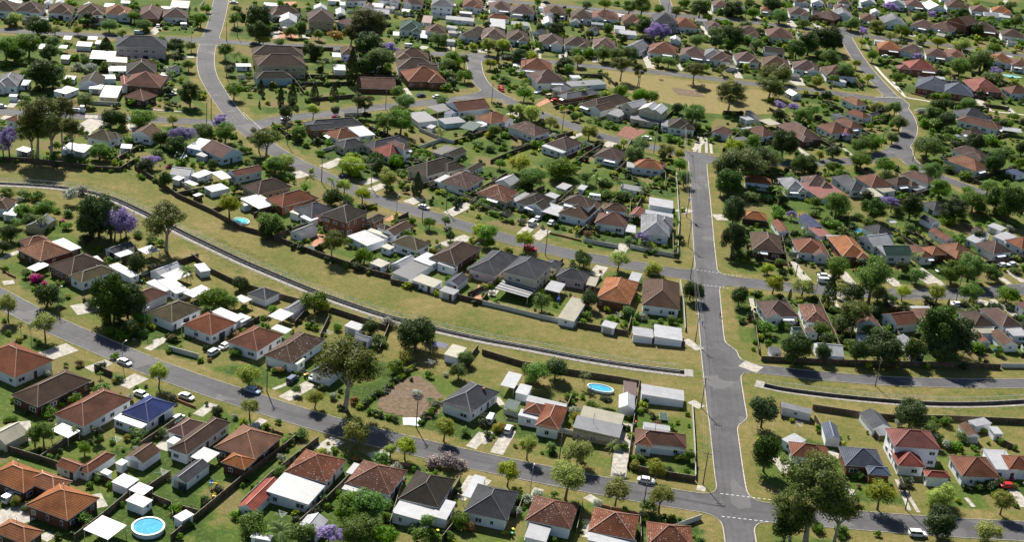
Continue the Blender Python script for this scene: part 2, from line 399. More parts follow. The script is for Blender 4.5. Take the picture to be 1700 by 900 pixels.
def build_road():
    """marching squares over the distance field: one asphalt sheet and one kerb following its edge"""
    S = SDF; mb = MB(); ny, nx = S.shape; V = {}; verts = []; faces = []; segs = []
    def vid(k, p):
        if k not in V: V[k] = len(verts); verts.append((p[0], p[1], .012))
        return V[k]
    any_in = (S[:-1, :-1] < 0) | (S[1:, :-1] < 0) | (S[:-1, 1:] < 0) | (S[1:, 1:] < 0)
    for j, i in zip(*np.nonzero(any_in)):
        c = [(i, j), (i + 1, j), (i + 1, j + 1), (i, j + 1)]; val = [S[y, x] for x, y in c]; ring = []; cut = []
        for a in range(4):
            b = (a + 1) % 4
            if val[a] < 0: ring.append(vid(c[a], (gx[c[a][0]], gy[c[a][1]])))
            if (val[a] < 0) != (val[b] < 0):
                t = val[a] / (val[a] - val[b]); (xa, ya), (xb, yb) = c[a], c[b]
                p = (gx[xa] + (gx[xb] - gx[xa]) * t, gy[ya] + (gy[yb] - gy[ya]) * t)
                k = vid(tuple(sorted((c[a], c[b]))), p); ring.append(k); cut.append(k)
        if len(ring) >= 3: faces.append(ring)
        if len(cut) == 2: segs.append(tuple(cut))
    me = bpy.data.meshes.new('road'); me.from_pydata(verts, [], faces); me.update()
    ed = [sample(SDF, v[0], v[1]) for v in verts]; at = me.attributes.new('edge', 'FLOAT', 'POINT'); at.data.foreach_set('value', np.array(ed, 'f'))
    t = NT('asphalt'); P = t.pos(); n1 = t.noise(P, .06, 4); n2 = t.noise(P, 4, 5, .8); n3 = t.noise(P, .5, 5, .7)
    col = t.mix(t.ramp(n1, [(.35, 0), (.65, 1)]), (.088, .086, .093), (.138, .135, .142))
    col = t.mix(t.ramp(n3, [(.45, 0), (.75, .5)]), col, (.06, .058, .062))
    col = t.mix(t.ramp(n2, [(.4, .4), (.62, 0)]), col, (.035, .035, .037))
    v = t.new('ShaderNodeTexVoronoi', feature='DISTANCE_TO_EDGE'); v.inputs['Scale'].default_value = .09
    wn_ = t.new('ShaderNodeTexNoise'); wn_.inputs['Scale'].default_value = .35; t.link(P, wn_.inputs['Vector'])
    wa = t.new('ShaderNodeVectorMath', operation='MULTIPLY_ADD'); t.link(wn_.outputs['Color'], wa.inputs[0]); wa.inputs[1].default_value = (9, 9, 0); t.link(P, wa.inputs[2]); t.link(wa.outputs[0], v.inputs['Vector'])
    col = t.mix(t.ramp(v.outputs[0], [(0, .4), (.007, 0)]), col, (.03, .03, .03))
    e = t.new('ShaderNodeAttribute', attribute_name='edge').outputs['Fac']
    wear = t.ramp(t.math('MULTIPLY', e, -.2), [(.0, .5), (.12, .12), (.3, 0), (.42, .35), (.55, .0), (.8, .45)])
    col = t.mix(t.math('MULTIPLY', wear, t.ramp(n3, [(.3, .4), (.7, 1)])), col, (.048, .047, .05))
    v2 = t.new('ShaderNodeTexVoronoi', distance='MANHATTAN'); v2.inputs['Scale'].default_value = .16; t.link(P, v2.inputs['Vector'])
    s2 = t.new('ShaderNodeSeparateColor'); t.link(v2.outputs['Color'], s2.inputs[0])
    col = t.mix(t.ramp(s2.outputs[1], [(.86, 0), (.88, .35)]), col, (.05, .049, .052)); col = t.mix(t.ramp(s2.outputs[0], [(.88, 0), (.9, .3)]), col, (.2, .195, .19))
    t.bump(n2, .03, .4)
    me.materials.append(t.fin(col, .85, .25)); structure(link('road', me), 'grey asphalt streets')
    # kerb
    nb = {}
    for a, b in segs: nb.setdefault(a, []).append(b); nb.setdefault(b, []).append(a)
    Gy, Gx = np.gradient(S); seen = set(); kb = MB()
    def nrm(p):
        i = min(max(int(round((p[0] - GX0) / ST)), 0), len(gx) - 1); j = min(max(int(round((p[1] - GY0) / ST)), 0), len(gy) - 1)
        v = Vector((Gx[j, i], Gy[j, i], 0)); return v.normalized() if v.length > 1e-6 else Vector((1, 0, 0))
    for a, b in segs:
        p, q = verts[a], verts[b]; n1_, n2_ = nrm(p), nrm(q)
        O = lambda p, n, d, z: (p[0] + n.x * d, p[1] + n.y * d, z)
        prof = [(-.10, .018), (-.02, .022), (0, .12), (.13, .125), (.16, -.02)]
        for (d0, z0), (d1, z1) in zip(prof[:-1], prof[1:]):
            kb.face([O(p, n1_, d0, z0), O(q, n2_, d0, z0), O(q, n2_, d1, z1), O(p, n1_, d1, z1)])
    structure(link('kerb', kb.mesh('kerb', m_plain('kerb_concrete', (.44, .41, .36), .85, .35))), 'pale concrete kerbs along the streets')
build_road()

# dashed give-way lines across the cross road
def dashes(pts):
    mb = MB(); A, B = (unp(p) for p in pts); d = B - A; L = np.hypot(*d); d /= L; n = np.array([-d[1], d[0]]) * .09; s = 0
    while s < L:
        a = A + d * s; b = A + d * min(s + .75, L); mb.face([(*(a - n), .02), (*(b - n), .02), (*(b + n), .02), (*(a + n), .02)]); s += 1.35
    structure(link('road_marking', mb.mesh('road_marking', m_plain('road_paint', (.75, .75, .72), .7, .15))), 'dashed white give way line')
for pts in ([(1196, 820), (1284, 831)], [(1198, 858), (1276, 867)], [(1150, 447), (1230, 459)], [(1160, 472), (1213, 479)], [(1456, 157), (1508, 163)], [(404, 186), (434, 214)], [(1402, 57), (1414, 63)], [(318, 72), (366, 75)]):
    dashes(pts)

# the drain: a concrete U with coping strips
def build_drain(P, name, label, near):
    mb = MB(); n = []
    for i in range(len(P)):
        d = P[min(i + 1, len(P) - 1)] - P[max(i - 1, 0)]; d = d / np.hypot(*d); n.append(np.array([-d[1], d[0]]))   # +n = far side
    w = CANAL_W
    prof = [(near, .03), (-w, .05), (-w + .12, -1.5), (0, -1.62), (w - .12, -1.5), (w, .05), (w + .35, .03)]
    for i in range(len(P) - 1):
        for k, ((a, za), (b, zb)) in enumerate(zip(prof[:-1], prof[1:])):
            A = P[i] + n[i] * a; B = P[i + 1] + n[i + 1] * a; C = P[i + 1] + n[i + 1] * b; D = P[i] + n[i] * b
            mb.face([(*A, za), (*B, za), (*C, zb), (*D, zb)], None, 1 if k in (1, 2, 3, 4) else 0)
    for e in (0, -1):
        mb.face([(*(P[e] + n[e] * a), z) for a, z in ((-w, .05), (w, .05), (w, -1.6), (-w, -1.6))], None, 1)
    for e, s in ((0, -1), (-1, 1)):
        d = P[1] - P[0] if e == 0 else P[-1] - P[-2]; d = d / np.hypot(*d); c = P[e] + d * s * 1.2
        mb.box(c[0], c[1], -.35, 2.6, 4.6, .86, math.atan2(d[1], d[0]))
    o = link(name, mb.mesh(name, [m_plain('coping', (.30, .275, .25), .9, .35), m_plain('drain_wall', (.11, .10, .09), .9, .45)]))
    structure(o, label)
    return n
n1 = build_drain(CANAL, 'drain_channel', 'open concrete stormwater drain', -2.7)
n2 = build_drain(DITCH, 'drain_channel', 'open concrete drain right of the cross road', -2.1)
# ---------------------------------------------------------------- survey: eave corners of every roof, tree crowns, cars ... read tile by tile
HOUSES = """
#A @A1
h H r w 50 82 255 12 11
h H b d 50 165 175 228 462 102
h H r w 280 265 415 335 645 190
k F w 255 350 345 385 395 346
h H u w 600 258 740 305 880 215
+ F w w 600 263 557 292 712 330
h H b w 845 437 935 470 1145 305
+ H m w 845 352 925 385 1000 305
+ F w w 832 403 872 415 908 380
h H o d -60 590 150 660 240 560
+ H o d 95 600 265 645 383 600
h H o d 105 712 322 785 520 688
h H o d -60 860 140 905 235 838
s G c c -50 365 5 428 122 365
s H r w 380 545 445 560 580 465
+ G r w 285 510 385 545 425 500
s G b w 622 483 720 512 800 443
s F w w 575 512 610 522 637 498
s F w w 500 555 535 570 560 552
s F g w 548 605 628 632 700 592
k F w 640 645 712 670 765 632
s G G w 850 585 925 612 1045 518
s F c w 630 700 715 733 757 693
s F w w 862 778 905 800 968 765
k F w 418 845 538 893 628 820
k F g 955 485 1040 510 1090 455
#A @F
h H o d 360 741 420 768 464 728
+ H o d 368 766 402 782 424 766
#A @A2
h H r w 212 548 415 610 530 498 fs
+ F w w 138 662 352 718 412 612
s G p w 5 735 95 752 185 600
h H r w 542 592 722 688 806 565 fs
+ F w w 503 645 668 683 692 640
k F w 528 560 570 568 597 515
h H B w 785 685 985 735 1068 592
+ F w w 742 768 930 795 975 738
+ F w w 955 765 1010 800 1065 712
k F w 1125 680 1185 690 1200 575
s G w w 283 828 372 872 428 802
s F w w 52 880 150 900 155 868
#A @A3
h H G w -90 745 115 805 185 662
h H r w 212 792 440 842 486 716 fs
+ F w w 212 880 320 905 345 830
h H r w 530 855 765 890 782 765 fs
+ F w w 525 905 760 940 768 888
h H r w 812 900 1040 950 1056 838 fs
#B @C1
h H o d 160 695 262 795 465 715 fs
+ H r d 135 635 190 690 370 650
+ F w d 345 655 470 715 575 685
s G g y 200 530 300 560 370 490
h H b w -60 400 60 420 110 350
s F w w 60 445 120 470 140 395
#B @B1
h H b k 345 160 470 250 765 178
+ F c k 610 120 700 170 768 170
k F w 195 195 250 218 345 170
h H t w 505 258 600 303 795 205
s F w w 760 185 920 258 990 238
h H r w 860 400 975 455 1200 380
+ F g w 1030 300 1160 358 1225 335
+ F g w 1110 290 1240 375 1335 345
s G w w 1058 215 1125 250 1290 190
k F w 1140 255 1240 290 1340 230
s F w w 1385 175 1410 225 1470 205
k F w 1290 375 1370 400 1495 340
h H t w 1045 505 1205 582 1422 485
h H r w 1290 590 1485 675 1665 582
+ F w w 1500 510 1665 575 1720 540
k F w 1283 600 1395 645 1408 628
s G G w 745 60 800 90 950 40
k F g 810 100 860 118 940 80
k F g 980 70 1050 100 1120 60
#B @B2
h H r w -95 705 95 788 300 672
s F w w -60 545 0 580 65 545
k F w 205 620 305 655 365 630
h H b w 145 798 330 865 610 705 fs
+ F c w 315 845 400 880 445 835
s F w w 727 602 825 635 880 600
s G g w 790 690 900 715 938 685
s H G w 35 368 158 415 287 375
k F g -60 410 20 440 85 415
s G g w 297 480 370 512 480 450
k F w 195 530 275 570 370 520
k F u 1345 735 1430 765 1462 735
s F c w 1440 810 1545 830 1585 752
#B @A2
h H G w 322 50 430 72 560 10
h H G w 995 205 1145 262 1290 155 fc
#B @A3
k F w 95 120 160 140 198 70
s F w w 155 155 215 170 262 130
h H r w 268 320 385 350 425 235
+ H r w 190 248 290 268 340 225
+ F w w 180 270 275 295 292 262
+ F w w 215 205 412 240 428 212
k F n 110 235 175 245 190 200
h F g y 455 342 690 382 700 318
+ F c y 488 290 698 320 708 262
s G w w 675 230 755 245 768 180
s F m w 700 160 765 175 775 112
s F w w 790 172 1005 200 1008 148
h H r w 755 412 1010 425 1022 360
+ F w w 800 330 935 348 940 325
+ H r w 757 416 850 430 862 372
#C @C1
s G w w 1205 165 1340 185 1365 140
s F w w 1345 175 1400 195 1500 155
s F w w 1220 200 1265 215 1295 190
k F w 1303 225 1365 250 1397 235
s F g w 1440 265 1505 295 1615 262
s F w d 1360 315 1385 325 1430 308
k F w 1490 165 1577 207 1637 185
#C @D1
h G m b 1435 500 1558 572 1700 525
+ F w b 1320 490 1420 510 1505 440
s F G b 1380 540 1440 555 1495 530
#C @C2
h G r b -110 150 -40 180 168 143
h H b y -20 262 150 305 382 245
h H r k 170 345 292 402 540 332
k F w 15 355 150 420 235 370
s F w w 0 375 30 395 68 375
h H G w 400 420 520 480 630 410
+ F c w 338 435 400 450 455 425
+ F w w 410 465 480 495 555 480
h H B k 553 450 740 505 915 440 f2
+ H B k 880 490 930 515 1012 467
s G g w 350 578 432 608 540 555
h G b w 990 570 1070 603 1215 537
+ F c w 885 575 1040 610 1065 592
+ F w w 740 610 890 670 1025 630
+ H B w 945 530 1010 560 1080 548
h H t w 1055 645 1235 710 1340 660
s F c w 982 680 1045 700 1092 680
s F c w 920 800 1000 830 1040 790
#C @B2
s G w w 1052 165 1130 190 1245 135
s F G w 1065 235 1195 270 1340 180
s F c w 1205 285 1360 330 1425 285
h H b d 1322 130 1525 172 1700 45
+ F w w 1225 140 1345 180 1420 120
+ F w w 1390 165 1510 195 1530 165
s G G w 1440 295 1535 322 1605 260
s F g w 1405 355 1505 385 1535 350
#C @B3
h H G p -90 205 110 255 255 110
h H G c 148 222 388 280 497 160 f2
+ H G c 440 180 535 200 568 150
k S w 95 345 330 400 388 330
h H G p 520 248 725 295 765 235
k F w 445 345 550 370 587 305
k F c 735 310 800 325 825 265
s F c w 553 545 660 580 728 425
h H o k 815 402 1050 458 1098 300 fs
s F w w 852 600 940 628 948 585
h H b w 1130 455 1400 488 1392 300
s F w w 1060 665 1205 690 1210 630
s F w w 1212 678 1410 712 1414 625
k F w 1040 280 1115 290 1125 230
#D @C3
h H r y -40 305 150 358 262 290 fs
s G w w 90 215 190 250 275 215
h H B w 228 362 395 408 525 345
k F w 405 435 540 460 620 405
s F w w 410 320 490 340 570 320
s F w w 515 260 585 275 645 245
s F w w 670 270 720 280 750 250
h H b w 567 365 765 405 810 355 f2
+ H b w 545 440 740 490 850 375
h H b w 848 412 1010 440 1035 400 f2
+ H r w 785 500 1000 548 1050 480
s G p w 1045 455 1115 475 1145 420
k F w 1005 570 1075 585 1095 535
h H g w 1100 580 1305 612 1340 482
k F w 1150 445 1345 480 1352 455
s F w w 1170 385 1340 412 1358 360
s F g w 965 270 1120 290 1150 260
h H o w 1062 108 1260 140 1285 95 fc
#D @C2
h H B c 1180 125 1305 188 1555 108
h H m w 1412 212 1570 275 1715 205 fs
s G B w 1555 135 1615 152 1720 110
#D @D2
h H G k 430 320 505 362 868 322
h H r w 590 385 680 432 838 408
+ F w w 745 350 835 405 955 400
h H G c 860 470 950 505 1190 440
+ H G c 665 462 735 500 870 460
h H m w 1022 458 1160 505 1215 490 f2
+ H p w 1000 510 1060 580 1110 520
s F g b 1395 295 1460 328 1582 300
k F n 1548 350 1640 372 1700 322
k F G 1310 205 1390 238 1505 212
h G r w 1445 190 1560 238 1760 200
+ F u w 1420 245 1470 252 1550 230
s F g w 1165 250 1240 310 1385 300
s F w w 1310 345 1350 355 1377 335
s F B c 1345 522 1420 540 1520 490
s G B c 1425 535 1500 560 1590 515
#D @D3
h H o w -70 275 65 318 230 290
s F w w -60 320 0 345 62 322
h H m w 185 340 372 412 480 378 fs
h H m w 440 468 605 500 722 452
+ F w w 430 485 580 530 605 505
h H m w 782 552 965 577 1032 520
#E @D3
h H g k 545 125 605 152 815 100
+ H g c 485 75 560 95 650 70
h H b w 688 185 825 228 1060 158
h G w c 1075 215 1210 240 1300 215 f2
+ G w c 1000 190 1080 215 1160 175 f2
+ G w c 1180 230 1265 255 1305 210 f2
+ F g c 865 250 960 265 1050 235
+ F g c 1040 290 1250 315 1265 270
h H B w 1305 345 1475 362 1490 305
h H r w 1620 375 1745 402 1775 370
#I @D4
h H m d 290 265 455 350 575 340
h H r w 140 290 225 335 290 315
h H r w 520 265 615 312 735 305 fc
h H r w 628 235 720 285 792 278
h H r w 675 188 790 222 850 218
h H o w 650 112 755 148 835 150
k F c 210 240 265 268 318 255
s F B c 125 190 215 245 240 240
s F w w 110 220 135 240 160 228
s G w w 355 75 390 100 438 95
h H U k 1085 50 1255 80 1270 25
+ H U k 1235 78 1405 98 1412 55
h H p k 1350 10 1420 70 1580 78
h H r w 1582 55 1625 88 1740 85
h H G w 1290 180 1360 225 1530 235
h H r w 1320 235 1555 292 1578 272
k F w 1565 292 1688 305 5
h H m w 1322 300 1395 314 1500 312
h H m w 1295 405 1440 455 1485 430
#I @C4
h H o w 1258 55 1445 122 1497 92 fc
s F u w 1590 115 1660 140 1710 130
#H @C4
h H o w 120 178 270 192 278 160
h H g w 280 155 385 222 505 230
h H m w 432 150 492 198 612 195 fs
s F p w 475 205 545 285 655 245
h H G w 603 150 735 228 835 222
k F c 775 218 825 262 902 258
h H r w 730 150 850 208 975 200
+ F c w 850 212 905 237 978 225
h H b w 905 165 980 200 1100 190
h H m w 1020 130 1145 195 1200 175
s F g w 1035 205 1090 225 1150 210
s H o d 95 380 235 395 260 362
s G r w 272 400 318 462 380 465
s G u w 447 380 500 445 555 432
s F p w 495 445 540 490 600 475
s H G w 770 430 875 480 980 475
s G G w 1120 382 1180 420 1218 408
s H G w 1130 300 1190 345 1250 330
s G r w 1160 457 1265 512 1310 500
k F w 925 395 950 412 982 405
s F w w 1495 425 1560 455 1600 440
s G m w 1400 450 1470 480 1510 470
h H b d 140 462 180 562 355 580
h H r w 375 497 435 572 605 590
h H o k 575 487 690 600 840 605
h G w w 765 490 850 545 962 528
+ G n w 880 540 905 592 1060 595
h H r w 1030 532 1110 600 1195 608
+ H o d 1110 545 1180 590 1270 590
h H o k 1200 535 1300 600 1435 590
h H m w 1400 520 1525 580 1655 578
+ F w w 1365 500 1430 522 1480 495
h H r w 1590 510 1700 560 1790 540
+ F w w 1520 485 1590 510 1665 485
#G @B4
h H m w 197 347 235 432 415 425
h H r w 418 358 470 458 605 470 fs
h G r w 700 400 770 470 900 485
h G r w 915 420 985 487 1092 460
h H r w 1068 392 1130 465 1240 450
h H b w 1340 400 1395 482 1528 487
+ F c w 1395 490 1410 530 1520 512
h H m w 1440 390 1590 492 1700 480
+ F w w 1595 495 1640 540 1725 535
h H r w 1640 350 1720 400 1800 395
s G b w 470 500 482 528 532 522
s G w w 512 580 540 645 685 655
s G g w 978 540 1065 645 1135 650
s G b w 1510 520 1575 595 1660 590
s F w w 760 540 790 600 840 590
s G r w 1415 530 1455 580 1502 570
s F G w 250 600 280 632 340 635
s G n w 385 490 395 510 445 508
#F @A4
s F g w 287 235 440 265 446 240
s G U w 482 312 520 390 595 395
s G G w 695 265 740 345 830 332
h H r w 320 402 348 475 540 495
+ F w w 268 390 345 402 440 395
h H U k 568 417 615 512 815 545
+ H U k 700 522 735 565 848 572
h H p w 805 337 860 430 1090 440 f2
+ H p w 1000 548 1015 582 1132 580
+ H p w 835 447 872 522 1010 530
h H r w 1118 460 1185 565 1390 595
h F w w 1290 450 1375 545 1480 540
+ H r w 1365 470 1430 545 1560 545
s G b w 1160 312 1230 372 1295 380
s F w w 1210 297 1260 322 1350 312
s F w w 1330 332 1352 366 1390 360
h H r w 1640 470 1720 540 1840 540
#J @E1
h H b w -60 72 120 76 10
h H b w 130 78 302 82 10
h H b w 360 93 525 93 10
h H b w 565 98 742 98 10
h H o w 765 100 930 100 9
h H m k 990 125 1132 130 15
h H m w 1170 122 1332 122 9
s F m w 1210 50 1330 55 9
s G w w 320 25 375 25 6
s G w w 400 22 455 22 6
k F n 735 45 800 48 6
s F w w 1140 60 1210 62 4
s G w w 585 45 660 48 5
s F w w 860 20 920 20 4
h H G p 820 322 1150 342 9 f2
h H r k 890 445 1050 468 1130 448
+ F c c 745 435 890 442 905 405
k F w 640 412 800 418 8
s F g w 535 320 630 328 6
s F w c 437 415 492 415 5
k F w 410 335 460 340 4
k F w 620 275 680 278 4
k F n 445 275 495 278 5
s F w w 680 308 712 308 5
k F w 270 340 305 342 6
h H B c 880 515 1080 527 11
+ F w w 830 498 895 500 6
s F G w 770 500 830 500 6
h H r k 880 598 1120 618 11
+ G p w 835 600 882 603 9
s G B w 570 597 715 602 9
s F G w 670 553 805 558 5
s F w w 635 625 720 627 5
s F w w 455 555 520 560 4
h H g w -40 600 105 610 11
s F u w 145 600 208 600 6
#K @D1
h H r d 842 128 1005 148 1140 118
+ F u y 718 132 835 135 10
h H t w 612 415 780 448 850 398
h G b w 950 395 1080 430 1110 372
s F w w 848 490 920 500 935 470
s F w w 120 505 190 525 232 500
s F w w 540 510 600 530 628 478
s F w w 455 500 510 520 540 468
s F w w 435 90 465 120 500 75
h H r w 40 290 130 315 190 290
#L @E2
h H b y 120 457 440 470 9 f2
+ H b y 92 385 430 397 8 f2
h H B b 108 550 355 557 7
h H b w 165 60 215 97 430 95
h G w w 280 155 395 160 9
h H m y 465 135 637 150 11 f2
h H m w 700 155 775 192 850 162
h H n w 1102 200 1240 220 11
s G w w 665 100 728 105 8
s G w w 940 92 1040 100 7
h H b w 1305 225 1437 237 9
s F p w 1265 152 1325 160 9
h H B w 1545 248 1655 268 13
s F g w 1460 137 1642 146 6
h H g w 1360 38 1502 46 9 f2
h H r w 1560 40 1690 55 10
h H b w 1155 22 1285 32 9
h H g w 990 5 1125 12 9
h H b w 760 0 895 5 9
s G m w 852 52 928 60 6
s F w w 695 32 732 35 6
s F w w 930 46 1005 50 7
s F w w 170 37 270 40 5
s F w w 1140 80 1198 83 5
s G w w 515 62 602 68 7
h H b w 1108 410 1322 422 9
h H b w 1110 480 1372 497 9
h H r k 1190 572 1437 572 11
s F w w 655 490 732 495 7
h H b w 725 385 822 385 8
k F w 650 400 705 402 6
k F w 1270 265 1315 268 9
k F w 1065 245 1105 250 6
#L @D2
s G r d 845 70 1087 77 9 fs
#M @E3
h H m w 60 60 200 72 10
h H m w 225 92 382 98 10
h H b w 448 94 592 106 10
h H b w 645 124 787 134 10
h H r w 795 127 970 138 9 fs
h H r y 1000 148 1132 160 9
h H G g 1210 145 1365 162 11 f2
h H r w 1370 187 1522 197 11
h H m w 1590 195 1692 205 10
s H r w 45 122 182 138 6
k F w 45 190 145 202 12
s F g w 205 167 315 182 6
s G w w 435 162 492 168 9
s G g w 620 152 682 162 6
s F w w 980 238 1090 248 7
s F w w 935 200 1005 208 6
s G G w 350 228 407 242 7
s G w w 1325 282 1392 292 7
s F w w 960 115 1005 120 6
s G B w 750 210 800 220 6
h H m w -10 268 162 284 13 fs
h H b w 185 275 322 287 11
h H m w 400 300 557 318 11 fs
h H b w 590 317 757 332 9
h H m w 795 327 945 340 10 fs
h G g w 1005 335 1112 357 15
h H r w 1162 355 1345 387 11
h H m w 1380 378 1547 412 10
h H g w 1560 408 1712 424 11
h H r w 278 482 480 503 10
h H m w 372 575 582 583 10
s F g w 640 608 872 593 6
#N @E4
h H m w -60 337 55 347 9
h H m w 95 342 210 348 9
h H b y 232 367 370 383 11
h H m w 415 392 547 404 10
h H b w 590 422 747 434 10
h H b w 70 182 187 202 10
h H r w 270 207 402 217 11
h H r w 455 200 570 217 7
s G B w 240 292 345 302 7
h H o w 222 58 292 64 7
h H m w 385 77 487 87 10
h H m k 510 87 622 112 10
h G g w 617 87 722 102 10
h H b w 765 107 852 122 10
h G g w 905 127 1032 142 10
h H m w 1060 142 1162 162 10
h H m w 1165 152 1282 177 9
h G b k 1265 112 1372 142 10 f2
h H m k 1400 162 1542 182 10
h H b w 1570 197 1692 217 9
h H o k 870 267 987 287 9
h H m w 1000 282 1107 302 9
h H m w 1140 307 1257 327 9
h H r w 1290 325 1382 332 11
h H o w 1530 347 1652 357 9
h H r w 1645 372 1742 382 9
h H p k 1060 390 1212 402 10
+ H p k 1000 387 1062 392 6
h H m w -40 37 42 42 9
h G w w 930 22 1032 32 9
h H m w 1030 27 1132 42 9
h G w w 1165 52 1262 57 9
h H b w 1280 37 1392 47 9
h H m w 1415 62 1512 72 9
h H o w 1520 62 1622 77 8
h H b w 1000 2 1102 7 8
h G w w 780 12 862 22 8
s G w w 1490 92 1562 97 7
h H m w 625 47 692 57 8
h G w w 510 17 572 22 7
h H b w 660 17 722 22 7
h H b w 420 10 490 14 8
h H m w 1250 -5 1340 2 9
k F w 450 60 490 64 6
s G w w 840 70 890 76 7
s F w w 1570 95 1630 100 6
"""
